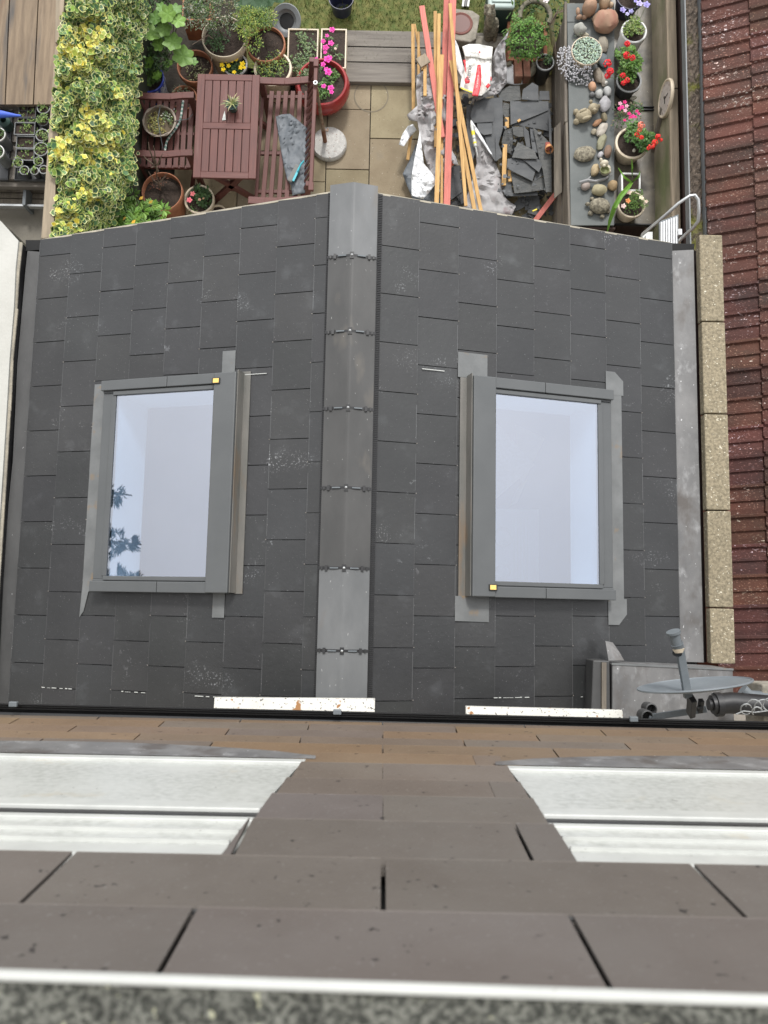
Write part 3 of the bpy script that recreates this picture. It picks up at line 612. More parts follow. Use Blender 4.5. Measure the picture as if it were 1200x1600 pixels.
def bush(mb, c, r, n, size, pal, clumps=9, shell=.5, asp=.5):
    c = Vector(c); cs = [Vector((U(-.75, .75) * r[0], U(-.75, .75) * r[1], U(.0, .7) * r[2])) for _ in range(clumps)]
    for i in range(n):
        q = random.choice(cs); d = dirv(.35); k = U(shell, 1) * .52
        p = c + q + Vector((d.x * r[0] * k, d.y * r[1] * k, d.z * r[2] * k))
        leaf(mb, p, (d + dirv(0) * .6).normalized(), size * U(.6, 1.25), size * asp * U(.8, 1.2), random.choice(pal), nrm=(Vector((0, 0, 1)) + d * .6 + dirv(0) * .5))
def lobed(mb, c, r, col, n=None, lobes=5, cup=.2, rot=0, depth=.22, rim=None):
    n = (n or Vector((U(-.4, .4), U(-.4, .4), 1))).normalized(); u = n.orthogonal().normalized(); v = n.cross(u); K = lobes * 4; k = U(.8, 1.2)
    c1 = tuple(x * k for x in col); vs = [c]; cols = [tuple(x * 1.15 for x in c1)]
    for ring, f in ((0, .62), (1, 1.0)):
        for i in range(K):
            a = 2 * math.pi * i / K + rot; rr = r * f * (1 - depth * (.5 - .5 * math.cos(lobes * (a - rot))) * (1 if ring else .6)) * (1 if ring == 0 else U(.95, 1.05))
            vs.append(c + u * math.cos(a) * rr + v * math.sin(a) * rr + n * cup * r * (f ** 2) * (.6 + .4 * math.cos(lobes * (a - rot))))
            cols.append((rim if (rim and ring) else tuple(x * (.85 if i % 4 == 2 else 1.0) for x in c1)))
    fs = [(0, 1 + i, 1 + (i + 1) % K) for i in range(K)] + [(1 + i, 1 + K + i, 1 + K + (i + 1) % K, 1 + (i + 1) % K) for i in range(K)]
    mb.add(vs, fs, [(*x,) for x in cols])
def bloom(mb, c, r, col, pet=5, layers=2, eye=None):
    for l in range(layers):
        for i in range(pet):
            a = 2 * math.pi * (i + l * .5) / pet + U(-.15, .15); d = Vector((math.cos(a), math.sin(a), .25 + .5 * l + U(-.1, .1))).normalized(); k = U(.8, 1.15)
            mb.col = tuple(min(1, x * k) for x in col); s_ = d.cross(Vector((0, 0, 1))).normalized(); q = r * (1 - .3 * l)
            mb.add([c, c + d * q * .55 + s_ * q * .42, c + d * q, c + d * q * .55 - s_ * q * .42, c + d * q * .6 + Vector((0, 0, q * .12))], [(0, 4, 1), (1, 4, 2), (2, 4, 3), (3, 4, 0)])
    if eye: mb.col = eye; mb.blob(c + Vector((0, 0, r * .25)), (r * .2,) * 3, nu=6, nv=4)
def pom(mb, c, r, col, n=26):
    for i in range(n): 
        d = dirv(.2); k = U(.7, 1.15); mb.col = tuple(min(1, x * k) for x in col); p = c + d * r * .7; s_ = d.orthogonal().normalized(); t = d.cross(s_)
        mb.add([p + s_ * r * .35, p + t * r * .35, p - s_ * r * .35, p - t * r * .35, p + d * r * .25], [(0, 1, 4), (1, 2, 4), (2, 3, 4), (3, 0, 4)])
def potted(label, px, py, zr, rpx, h, mat, taper=.72, lip=.12, cat='potted plant', name='plant_pot', group=None, plants=(), flowers=(), soil=m_soil, rimmat=None, seed=1, twigs=(), fill=.16, fcol=None):
    random.seed(seed); c = P(px, py, zr); r_ = rpx * scl(zr); t = thing(name, label, cat, (c.x, c.y, zr - h), group)
    b = Vector((c.x, c.y, zr - h)); lw = max(.008, r_ * lip)
    mb = MB(); rb = r_ * taper
    prof = [(0, 0), (rb * .96, 0), (rb, .01), (rb + (r_ * .95 - rb) * .78, h * .80), (r_ * .98, h * .81), (r_, h * .84), (r_, h * .985), (r_ - lw * .3, h), (r_ - lw * .8, h), (r_ - lw, h * .98), (r_ - lw * 1.15, h * (1 - fill) - .01)]
    mb.lathe(prof, b, 36); po = mb.build('pot', mat, t, smooth=True)
    if rimmat: 
        mb = MB(); mb.lathe([(r_ + .001, h * .95), (r_ + .001, h + .001), (r_ - lw * .5, h + .004), (r_ - lw * 1.02, h + .001), (r_ - lw * 1.02, h * .95)], b, 36); mb.build('rim', rimmat, po, smooth=True)
    if soil:
        mb = MB(); z = h * (1 - fill); mb.lathe([(0, z + .01), (r_ * .5, z + .008), (r_ - lw * 1.1, z - .004)], b, 28)
        mb.v = [(x + U(-.003, .003), y + U(-.003, .003), q + U(-.005, .005)) for x, y, q in mb.v]; mb.build('soil', soil, t, smooth=True)
    if plants:
        mb = MB()
        for (dx, dy, hh, rr, n, sz, pal, *rest) in plants:     # offsets and radii in pot radii
            bush(mb, c + Vector((dx * r_, dy * r_, hh - h * fill)), (rr * r_, rr * r_, max(.03, rr * r_ * .7)), n, sz, pal, asp=rest[0] if rest else .5)
        mb.build('foliage', m_leaf, t)
    if twigs:
        mb = MB()
        for pts in twigs: mb.tube([P(*q) for q in pts], [.009 - .0065 * i / (len(pts) - 1) for i in range(len(pts))] if len(pts) > 1 else .004, 5)
        mb.build('stem', m_twig, t)
    if flowers:
        mb = MB(); st = MB()
        for f in flowers:
            p = P(f[0], f[1], f[2]); 
            (pom if f[5:] and f[5] == 'pom' else bloom)(mb, p, f[3] * scl(f[2]), f[4]); st.tube([p, p.lerp(Vector((c.x, c.y, zr - h * fill)), .8)], .0018, 4)
        mb.build('flowers', m_pet, t); st.build('flower_stems', plainmat('green stem', (.08, .14, .04)), t)
    return t
# ------------------------------------------------------------------ left: neighbour's boards, bench and seedlings
random.seed(31)
dk = MB(); zd = .45
for (xa, xb, xa2, xb2) in ((-60, 9, -60, 7), (11, 56, 9, 51), (58, 92, 53, 84), (-130, -62, -130, -62)):
    a, b, c_, d = P(xa, -40, zd), P(xb, -40, zd), P(xb2, 163, zd), P(xa2, 163, zd); k = U(.85, 1.1); dk.col = (k, k, k)
    a.y = b.y = 7.4; dk.prism([a, b, c_, d], .045)
o = struct(dk, 'timber_deck', m_deck); 
pb = thing('potting_bench', 'grey timber potting bench holding trays of seedlings below the boards on the left', 'bench', (-2.95, 4.2, 0))
s = MB(); z = .30
for i in range(4):
    a, b = P(-90, 167 + i * 29, z), P(78, 194 + i * 29, z); s.box(((a.x + b.x) / 2, (a.y + b.y) / 2, z - .02), (b.x - a.x, abs(a.y - b.y) - .006, .03))
s.build('bench_top', m_step, pb, bevel=.003)
for y in (286, 318):
    s = MB(); a, b = P(-90, y, .26 if y == 286 else .15), P(72, y, .26 if y == 286 else .15); s.box(((a.x + b.x) / 2, a.y, a.z - .03), (b.x - a.x, .045 if y == 286 else .02, .06)); s.build('rail', m_step if y == 286 else m_galv, pb)
s = MB(); a = P(38, 292, .2); b = P(38, 320, .2); s.box(((a.x + b.x) / 2, (a.y + b.y) / 2, .1), (.03, abs(a.y - b.y), .2)); s.build('leg', m_lnb, pb)
s = MB()
for i in range(3): a, b = P(-90 + 0, 292 + i * 9, .06), P(70, 300 + i * 9, .06); s.box(((a.x + b.x) / 2, (a.y + b.y) / 2, .05), (b.x - a.x, .048, .02))
s.build('lower_shelf', m_shed, pb)
def rimtray(name, label, x0, y0, x1, y1, z, h, mat, cat='tray', group=None, soil=None, plant=0, divs=None, seed=1, lw=.008, pal=GR, rim=None):
    random.seed(seed); a, b = P(x0, y1, z), P(x1, y0, z); cx, cy_ = (a.x + b.x) / 2, (a.y + b.y) / 2
    t = thing(name, label, cat, (cx, cy_, z - h), group); s = MB()
    W_, D_ = b.x - a.x, b.y - a.y; k = .94
    s.box((cx, cy_, z - h + .004), (W_ * k, D_ * k, .008))
    for sx in (-1, 1): s.prism([(cx + sx * (W_ / 2 - lw), cy_ - D_ / 2, z), (cx + sx * W_ / 2, cy_ - D_ / 2, z), (cx + sx * W_ / 2, cy_ + D_ / 2, z), (cx + sx * (W_ / 2 - lw), cy_ + D_ / 2, z)], h)
    for sy in (-1, 1): s.prism([(cx - W_ / 2 + lw, cy_ + sy * (D_ / 2 - lw), z - .0005), (cx + W_ / 2 - lw, cy_ + sy * (D_ / 2 - lw), z - .0005), (cx + W_ / 2 - lw, cy_ + sy * D_ / 2, z - .0005), (cx - W_ / 2 + lw, cy_ + sy * D_ / 2, z - .0005)], h)
    if divs:
        for i in range(1, divs[0]): s.box((cx - W_ / 2 + W_ * i / divs[0], cy_, z - h / 2 - .001), (.005, D_ - 2 * lw, h))
        for i in range(1, divs[1]): s.box((cx, cy_ - D_ / 2 + D_ * i / divs[1], z - h / 2 - .002), (W_ - 2 * lw, .005, h))
    s.build('tray_body', mat, t, bevel=.002)
    if rim:
        s = MB(); s.tube([(cx - W_ / 2, cy_ - D_ / 2, z), (cx + W_ / 2, cy_ - D_ / 2, z), (cx + W_ / 2, cy_ + D_ / 2, z), (cx - W_ / 2, cy_ + D_ / 2, z), (cx - W_ / 2, cy_ - D_ / 2, z)], .0035, 5); s.build('rim', rim, t)
    if soil: s = MB(); s.box((cx, cy_, z - .022), (W_ - 2 * lw, D_ - 2 * lw, .006)); s.build('soil', soil, t)
    if plant:
        s = MB()
        for i in range(plant):
            p = Vector((cx + U(-.42, .42) * W_, cy_ + U(-.40, .40) * D_, z - .005))
            for j in range(6): a_ = U(0, 6.28); leaf(s, p + Vector((U(-.006, .006), U(-.006, .006), 0)), Vector((math.cos(a_), math.sin(a_), .3)), U(.012, .022), .011, random.choice(pal))
        s.build('seedlings', m_leaf, t)
    return t
LG = [(.20, .30, .08), (.30, .38, .12), (.12, .20, .05)]
rimtray('carrier_tray', 'black carrier tray at the left edge holding two tall grey pots', -40, 172, 20, 280, .33, .03, m_pgrey, seed=2)
rimtray('carrier_tray', 'black carrier tray packed with small seedling pots beside the timber fence', 22, 163, 78, 281, .33, .03, m_pgrey, seed=3)
rimtray('seed_tray', 'divided black seed tray furthest up the bench, of four square cells', 28, 163, 57, 183, .40, .06, m_pgrey, soil=m_soil, plant=8, divs=(2, 2), seed=4, pal=LG)
rimtray('seed_tray', 'narrow black seedling strip between the four cell tray and the clear rimmed punnet', 27, 184, 57, 191, .40, .06, m_pgrey, soil=m_soil, plant=8, divs=(2, 1), seed=5, pal=LG)
rimtray('seed_punnet', 'pale rimmed punnet crowded with seedlings, widest of the punnets', 22, 192, 55, 210, .41, .06, m_pgrey, soil=m_soil, plant=14, rim=m_rimgrey, seed=6, pal=LG)
rimtray('seed_punnet', 'half empty black punnet with two clusters of seedlings, middle of the column', 25, 213, 54, 231, .41, .06, m_pgrey, soil=m_soil, plant=5, rim=m_rimgrey, seed=7, pal=LG)
rimtray('seed_punnet', 'black punnet with taller seedlings just above the ring of small round pots', 24, 233, 54, 250, .41, .06, m_pgrey, soil=m_soil, plant=11, rim=m_rimgrey, seed=8, pal=LG)
for i, (x, y, r_, lb) in enumerate(((68, 168, 11, 'round black pot of seedlings in the top right corner of the seedling tray'), (67, 188, 10, 'round black pot overflowing with pale leafy seedlings by the fence'), (66, 211, 11, 'round black pot of many tiny seedlings, third down along the fence'), (64, 233, 12, 'largest round black pot of sparse seedlings, fourth down along the fence'),
        (28, 254, 8.5, 'small round pot with bushy seedlings at the lower left of the tray'), (60, 252, 8, 'small round pot beneath the largest black seedling pot'), (38, 266, 8, 'small round pot with one pale seedling at the bottom edge of the tray'), (54, 267, 7, 'small round pot with leaning seedling, between two others at the bottom edge'), (68, 265, 7.5, 'small round pot nearly empty in the bottom right corner of the tray'))):
    t = potted(lb, x, y, .42, r_, .09, m_pgrey, lip=.12, rimmat=m_rimgrey if i != 1 else None, seed=40 + i, plants=[(0, 0, .02, .8 if i != 8 else .3, (60, 150, 80, 60, 60, 50, 30, 40, 6)[i], .018, LG, .6)], name='seedling_pot', cat='seedling pot', group='seedling pots on the potting bench')
potted('tall grey pot with a white rim at the left edge, nearer the blue spout', -3, 210, .55, 12, .22, m_plgrey, rimmat=m_pwhite, seed=51, plants=[(0, 0, .02, .7, 60, .025, GR)], name='plant_pot')
potted('tall grey pot with a white rim at the left edge, lower of the pair', -5, 237, .55, 12, .22, m_plgrey, rimmat=m_pwhite, seed=52, plants=[(0, 0, .02, .7, 60, .025, DK)], name='plant_pot')
wc = thing('watering_can', 'bright blue plastic watering can whose pointed spout enters at the left edge', 'watering can', (-3.3, 4.6, .33))
s = MB(); a, b = P(-30, 176, .55), P(33, 181, .58); s.tube([a, a.lerp(b, .5), a.lerp(b, .85), b], [.05, .035, .014, .009], 14); s.build('spout', m_blue, wc, smooth=True)
s = MB(); s.lathe([(0, 0), (.11, 0), (.115, .02), (.105, .22), (.06, .27), (0, .27)], (a.x - .12, a.y, .33), 24); s.build('body', m_blue, wc, smooth=True)
s = MB(); random.seed(1); p = P(12, 197, .45); s.lathe([(0, 0), (.05, 0), (.055, .1), (.03, .13), (.028, .12), (.045, .095), (.03, .02)], P(14, 199, .33), 18); s.build('jug', m_dkgreen, smooth=True, label='small dark green jug below the blue watering can spout', cat='jug')
# left fence
lf = thing('garden_fence', 'low timber garden fence with a worn rail, half covered by the variegated ivy', 'fence', (-2.6, 4, 0))
z = 1.55
a, b, c_, d = P(88, -60, z), P(103, -60, z), P(97, 66, z), P(86, 66, z)
s = MB(); s.prism([a, b, c_, d], .05); s.build('top_rail', m_fence, lf, bevel=.004)
s = MB(); s.prism([P(86, 72, z), P(97, 72, z), P(83, 372, z), P(64, 372, z)], .05); s.build('top_rail', m_fence, lf, bevel=.004)
p1, p2 = P(92, -60, z), P(76, 372, z)
s = MB(); s.prism([p1 + Vector((-.01, 0, -.06)), p1 + Vector((.012, 0, -.06)), p2 + Vector((.012, 0, -.06)), p2 + Vector((-.01, 0, -.06))], 1.5); s.build('fence_boards', m_fence, lf)
for py in (70, 310, 200):
    s = MB(); p = P(92 - (py - 70) * .07, py, z - .03); s.box((p.x + .02, p.y, p.z / 2), (.07, .07, p.z)); s.build('fence_post', m_shed, lf)
# variegated ivy: lobed leaves with cream margins over a rounded mass
random.seed(77); iv = MB()
Lb = [(-40, 103, 232), (0, 102, 228), (40, 95, 222), (70, 92, 217), (100, 88, 214), (130, 86, 210), (160, 84, 203), (200, 80, 208), (225, 77, 200), (250, 76, 206), (270, 84, 203), (290, 92, 188), (310, 88, 184), (330, 84, 172), (350, 83, 162), (372, 80, 150)]
def lrx(y):
    for (a, b, c_), (d, e, f) in zip(Lb, Lb[1:]):
        if a <= y <= d: t = (y - a) / (d - a); return b + (e - b) * t, c_ + (f - c_) * t
    return Lb[-1][1:]
from mathutils import noise as NZ
blobs = [(112, 75, 16), (135, 30, 12), (100, 130, 12), (92, 240, 16), (98, 340, 16), (130, 300, 12), (160, 190, 12), (128, 212, 18), (145, 60, 16), (118, 105, 12), (120, 60, 10), (138, 175, 12), (150, 230, 22), (172, 222, 12), (140, 248, 14), (95, 215, 16), (125, 45, 16), (140, 88, 14), (185, 148, 8), (105, 245, 10), (112, 325, 8), (148, 20, 8)]
NI = 8800
for i in range(NI):
    y = U(-40, 372); l, r_ = lrx(y); t = random.random(); x = l + (r_ - l) * t + U(-4, 4)
    nz = NZ.noise(Vector((x / 22, y / 22, 0))); hgt = 1.62 - .55 * t ** 2 + .16 * nz
    dp = abs(random.gauss(0, .075)); p = P(x, y, hgt); p.z -= dp
    gold = random.random() < max(math.exp(-((x - a) ** 2 + (y - b) ** 2) / (c_ * 1.15) ** 2) for a, b, c_ in blobs)
    n = Vector((U(-.6, .6) + .5 * t, U(-.6, .6) - .25, U(.5, 1)))
    sz = U(.015, .036) * (.75 if t > .6 and y < 120 else 1)
    if gold: sz *= .85; col = random.choice([(.72, .56, .06), (.80, .70, .14), (.30, .38, .06), (.45, .50, .08)]); rim = random.choice([(.92, .82, .22), (.90, .86, .38)])
    elif random.random() < .10: col = (.24, .38, .06); rim = (.55, .60, .25)
    else: col = random.choice([(.035, .095, .035), (.055, .13, .045), (.10, .20, .06), (.025, .06, .028)]); rim = random.choice([(.86, .82, .30), (.90, .87, .46), (.62, .70, .20), (.24, .34, .08)])
    lobed(iv, p, sz, col, n, 5 if sz > .026 else 3, .15, U(0, 6.28), .22, rim)
th = thing('ivy', 'thick variegated ivy with cream edged and golden leaves spilling over the garden fence', 'ivy', (-2.3, 4, 0))
iv.build('foliage', m_leaf, th)
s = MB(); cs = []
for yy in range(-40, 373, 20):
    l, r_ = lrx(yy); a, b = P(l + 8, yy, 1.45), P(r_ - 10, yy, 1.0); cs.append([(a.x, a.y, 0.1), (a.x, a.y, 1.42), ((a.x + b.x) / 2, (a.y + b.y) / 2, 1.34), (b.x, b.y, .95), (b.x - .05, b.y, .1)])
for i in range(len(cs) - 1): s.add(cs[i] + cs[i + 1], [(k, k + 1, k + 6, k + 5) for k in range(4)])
s.build('shaded_stem_mass', plainmat('ivy shade stems', (.03, .035, .02), .9), th)  # dark hull inside the leaves; their inner shade is put into its colour
# darker ground ivy and climbers behind it
random.seed(78); s = MB()
for i in range(2200):
    x = U(196, 262); y = U(-30, 112); 
    if x > 232 and y < 20 + U(-6, 6): pass
    p = P(x + U(-5, 5), y, .55 + .25 * NZ.noise(Vector((x / 18, y / 18, 3)))); sz = U(.014, .03)
    if x < 212 and random.random() < .6: lobed(s, p, sz * .8, (.10, .15, .06), Vector((U(-.6, .6), U(-.6, .6), 1)), 3, .15, U(0, 6), .2, (.45, .45, .22))
    else: leaf(s, p, dirv(.2), sz * 1.3, sz, random.choice(DK))
s.build('climber', m_leaf, label='dark small leaved climber filling the gap between the ivy and the lime leaved plant', cat='climbing plant')
# ------------------------------------------------------------------ potted plants, top left
def tl(*a, **k): return potted(*a, **k)
t = thing('broad_leaved_plant', 'lime green plant with large scalloped lobed leaves beside the ivy', 'plant', tuple(P(255, 90, .05)))
random.seed(61); s = MB(); st = MB()
for (x, y, r_, z) in ((262, 22, 17, 1.0), (243, 28, 14, .95), (236, 52, 18, .85), (256, 45, 15, .9), (278, 32, 14, .98), (270, 66, 18, .85), (286, 88, 20, .75), (248, 70, 12, .8), (232, 98, 11, .6), (262, 100, 11, .6), (246, 118, 10, .5), (222, 112, 10, .5), (214, 122, 9, .45), (275, 14, 11, 1.0), (252, 12, 10, .95), (300, 96, 11, .7), (230, 38, 10, .85)):
    p = P(x, y, z); lobed(s, p, r_ * scl(z), random.choice([(.14, .26, .04), (.17, .30, .05), (.11, .22, .04)]), Vector((U(-.35, .35), U(-.35, .35), 1)), 6, .14, U(0, 6), .26)
    st.tube([p, p.lerp(P(258, 95, .1), .4) + Vector((0, 0, -.05)), P(258, 95, .1)], .004, 5)
s.build('foliage', m_leaf, t); st.build('stem', plainmat('green stem', (.08, .14, .04)), t)
potted('cobalt blue glazed pot with pale patterned sides, half hidden by lime leaves', 232, 122, .38, 26, .36, m_pbluew, rimmat=m_pblue, lip=.1, seed=62, taper=.8, plants=[(-.2, .1, .06, .8, 240, .04, GR, .8)])
potted('terracotta pot of straggly pale flowering stems under the lime leaves', 304, 103, .36, 30, .34, m_terr, lip=.09, seed=63, fill=.2, plants=[(.15, -.35, .03, .55, 120, .022, [(.35, .36, .18), (.18, .2, .08)]), (.1, .2, .02, .7, 30, .03, [(.2, .17, .1)], .2)])
potted('mossy topped terracotta pot tucked under the arm of the armchair', 287, 152, .30, 22, .28, m_terr, lip=.1, seed=64, plants=[(0, .2, .03, .75, 260, .014, SG)])
potted('very large cream rimmed planter with a tangled shrub leaning over its left side', 350, 57, .50, 38, .48, m_cream, lip=.07, seed=65, fill=.12, plants=[(-.75, .5, .22, .75, 900, .028, GR + SG), (-.3, -.3, .05, .5, 260, .03, DK)], twigs=[[(345, 70, .45), (325, 55, .6), (300, 70, .65)], [(350, 60, .45), (330, 20, .8)], [(335, 75, .45), (330, 95, .5)]])
random.seed(66); s = MB()
for i in range(1700):
    x = U(286, 372); y = U(-30, 46); z = .75 + .22 * NZ.noise(Vector((x / 14, y / 14, 5))); leaf(s, P(x, y, z), dirv(.2), U(.016, .032), U(.008, .016), random.choice(SG + [(.30, .27, .19), (.20, .18, .08), (.12, .17, .06), (.42, .40, .32)]))
s.build('seedhead_shrub', m_leaf, label='loose shrub with fluffy grey and beige seed heads behind the large cream planter', cat='shrub')
rimtray('plant_pot', 'square terracotta pot whose corner shows between the lime leaves and the seedhead shrub', 284, -2, 330, 31, .40, .3, m_terr, cat='potted plant', soil=m_soil, lw=.014)
potted('white rimmed pot of bright yellow pansies behind the garden table', 367, 100, .36, 21, .32, m_pgrey, rimmat=m_pwhite, lip=.12, seed=67, plants=[(0, 0, .03, .8, 300, .03, DK, .6)],
    flowers=[(x, y, .42, r_, (.85, .62, .01)) for x, y, r_ in ((350, 91, 5), (357, 88, 5), (362, 95, 4.5), (347, 102, 5), (349, 109, 4.5), (357, 103, 4.5), (369, 93, 4.5), (379, 100, 5.5), (376, 106, 4.5), (366, 113, 4), (353, 96, 4.5), (345, 95, 3.5), (382, 106, 3.5))])
potted('terracotta pot swallowed by a big yellow green feathery shrub', 415, 68, .42, 33, .40, m_terr, lip=.08, seed=68, plants=[(-.25, .1, .16, 1.0, 1500, .030, YG, .35), (-.1, .75, .18, .5, 300, .03, [(.16, .24, .10)], .3)], fill=.1)
potted('cream rimmed pot of yellow speckled green plants beside the bench arm', 426, 106, .38, 32, .36, m_cream, lip=.13, seed=69, fill=.12, plants=[(-.1, .1, .02, .82, 420, .024, [(.12, .2, .05), (.30, .34, .06), (.09, .15, .04)], .45), (-.3, -.5, .0, .3, 80, .03, GR)])
for i, (x0, x1, lb) in enumerate(((448, 498, 'cream rimmed rectangular trough of low green seedlings, left of the pair by the grass'), (500, 542, 'cream rimmed rectangular trough of bright pink petunias, right of the pair'))):
    t = rimtray('plant_trough', lb, x0, 45, x1, 106, .24, .20, m_cream, cat='planter', soil=m_soil, lw=.014, seed=80 + i)
    s = MB(); random.seed(81 + i)
    pts = [(474, 62, 18), (481, 80, 22), (462, 97, 22), (470, 108, 20), (486, 92, 18), (492, 105, 14)] if i == 0 else [(515, 60, 9), (522, 75, 9), (512, 90, 10), (530, 90, 8)]
    for x, y, r_ in pts: bush(s, P(x, y, .25), (r_ * .0042, r_ * .0042, .04), 80 if i == 0 else 30, .028, [(.13, .2, .08), (.09, .15, .06), (.2, .26, .12)], asp=.6)
    s.build('foliage', m_leaf, t)
    if i:
        s = MB()
        for x, y, r_ in ((519, 47, 6), (511, 56, 4), (505, 65, 5), (517, 68, 6), (509, 75, 6.5), (508, 82, 4)): bloom(s, P(x, y, .30), r_ * scl(.3), (.85, .08, .42))
        bloom(s, P(524, 76, .28), 3 * scl(.3), (.75, .6, .5)); s.build('flowers', m_pet, t)
# red bowl
rb = thing('red_bowl_planter', 'wide shallow glossy red bowl of pink petunias behind the bench back', 'planter', tuple(P(504, 131, .0)))
c = P(503, 127, .30); r_ = 45 * scl(.30); c.x += 0; s = MB()
s.lathe([(0, 0), (r_ * .55, 0), (r_ * .62, .02), (r_ * .92, .10), (r_ * 1.02, .17), (r_ * 1.03, .22), (r_ * .98, .275), (r_ * .93, .295), (r_ * .87, .30), (r_ * .84, .29), (r_ * .82, .24)], (c.x, c.y, 0), 48); s.build('bowl', m_pred, rb, smooth=True)
s = MB(); random.seed(83); s.lathe([(0, .25), (r_ * .4, .255), (r_ * .83, .245)], (c.x, c.y, 0), 36); s.v = [(x, y, z + U(-.008, .008)) for x, y, z in s.v]; s.build('soil', m_soil, rb, smooth=True)
s = MB()
for x, y, q, n in ((478, 122, 14, 90), (470, 112, 10, 50), (520, 118, 10, 60), (510, 135, 12, 70), (505, 145, 12, 60), (490, 135, 8, 30)): bush(s, P(x, y, .27), (q * .005, q * .005, .03), n, .035, [(.20, .20, .12), (.12, .16, .07), (.09, .14, .05)] if x < 490 else [(.12, .22, .05), (.08, .15, .04)], asp=.7)
s.build('foliage', m_leaf, rb)
s = MB()
for x, y, q in ((512, 93, 7.5), (494, 93, 5), (513, 113, 7.5), (505, 101, 5), (517, 138, 6.5), (506, 135, 5), (518, 144, 4.5), (510, 109, 5), (516, 90, 4)): bloom(s, P(x, y, .36), q * scl(.36), (.88, .07, .45), layers=3)
s.build('flowers', m_pet, rb)
# upturned grey bowl-like planter on the grass
s = MB(); up = thing('empty_planter', 'empty dark grey plastic urn planter tipped over on the grass', 'planter', tuple(P(450, 40, 0)))
m = Euler((R(28), R(-8), 0)).to_matrix(); cc = P(452, 36, .10)
s.lathe([(.05, .0), (.075, .0), (.10, .02), (.115, .11), (.125, .125), (.15, .13), (.155, .14), (.148, .147), (.105, .14), (.092, .12), (.075, .112), (.068, .03), (.0, .03)], cc, 36, m); s.build('body', m_plgrey, up, smooth=True)
s = MB(); s.lathe([(.0, .114), (.070, .114)], cc, 24, m); s.build('opening', m_black, up)
random.seed(84); t = thing('rhubarb', 'dark green crinkled large leaves of a rhubarb like plant at the top edge', 'plant', tuple(P(400, -10, 0)))
s = MB(); st = MB()
for x, y, r_, z in ((398, -2, 24, .6), (378, 4, 15, .5), (418, -4, 16, .55), (405, 12, 16, .6), (435, -12, 18, .5)):
    p = P(x, y, z); lobed(s, p, r_ * scl(z), (.06, .12, .055), Vector((U(-.3, .3), -.4, 1)), 5, .12, U(0, 6), .14); st.tube([p, P(400, -20, .02)], .007, 6)
s.build('foliage', m_leaf, t); st.build('stem', plainmat('green stem', (.08, .14, .04)), t)
s = MB(); c = P(533, -4, .22); s.lathe([(0, 0), (.09, 0), (.125, .22), (.13, .22), (.13, .2), (.118, .2), (.085, .03), (0, .03)], (c.x, c.y, 0), 30); s.build('bucket', m_navy, smooth=True, label='navy plastic bucket on the grass, cut by the top edge', cat='bucket')
s = MB(); p = P(532, 22, .05); s.box(p, (.055, .02, .02), (0, 0, .1)); s.build('wood_offcut', m_dkwood, label='short dark wooden offcut lying on the grass near the navy bucket', cat='offcut', bevel=.002)
# timber step
sp = thing('timber_step', 'grey weathered step of three broad timber boards between paving and grass', 'step', tuple(P(600, 90, 0)))
for y0, y1 in ((52, 74), (76, 98), (100, 127)):
    s = MB(); a, b = P(536 if y0 < 100 else 528, y1, .06), P(800, y0, .06); s.box(((a.x + b.x) / 2, (a.y + b.y) / 2, .03), (b.x - a.x, b.y - a.y, .06)); s.build('board', m_step, sp, bevel=.005)
# ------------------------------------------------------------------ furniture
def legb(par, x, y, z0, z1, w_=.05, d=.05, m=None): s = MB(); s.box((x, y, (z0 + z1) / 2), (w_, d, z1 - z0)); return s.build('leg', m or m_teak, par, bevel=.003)
tb = thing('garden_table', 'red brown slatted wooden garden table carrying a small yucca pot', 'table', tuple(P(353, 197, 0)))
Z = .72; a, b = P(301, 277, Z), P(406, 117, Z); cx, cy_ = (a.x + b.x) / 2, (a.y + b.y) / 2; TW, TD = b.x - a.x, b.y - a.y
random.seed(90); 
for sx in (-1, 1): s = MB(); s.box((cx + sx * (TW / 2 - .035), cy_, Z - .0125), (.07, TD, .025)); s.build('frame_board', m_teak, tb, bevel=.004)
for yy in (TD / 2 - .03, -TD / 2 + .03, 0): s = MB(); s.box((cx, cy_ + yy, Z - .0135), (TW - .14, .061, .025)); s.build('cross_rail', m_teaky, tb, bevel=.003)
s = MB(); n = 6; w_ = (TW - .14) / n
for i in range(n):
    for y0, y1 in ((cy_ + .033, cy_ + TD / 2 - .062), (cy_ - TD / 2 + .062, cy_ - .033)):
        k = U(.9, 1.08); s.col = (k, k, k); s.box((cx - TW / 2 + .07 + w_ * (i + .5), (y0 + y1) / 2, Z - .015), (w_ - .007, y1 - y0, .022))
s.build('tabletop', m_teak, tb, bevel=.003)
s = MB(); s.box((cx, cy_, Z - .04), (TW - .04, TD - .04, .02)); s.build('under_frame', m_dkwood, tb)
for sy in (-1, 1):
    y = cy_ + sy * (TD / 2 - .10)
    for sx in (-1, 1):
        s = MB(); s.bar((cx + sx * .27, y, .02), (cx - sx * .2, y, Z - .05), .06, .035, (0, 1, 0)); s.build('leg', m_teak, tb, bevel=.003)
s = MB(); s.box((cx, cy_, .30), (.06, TD - .2, .03)); s.build('stretcher', m_teak, tb)
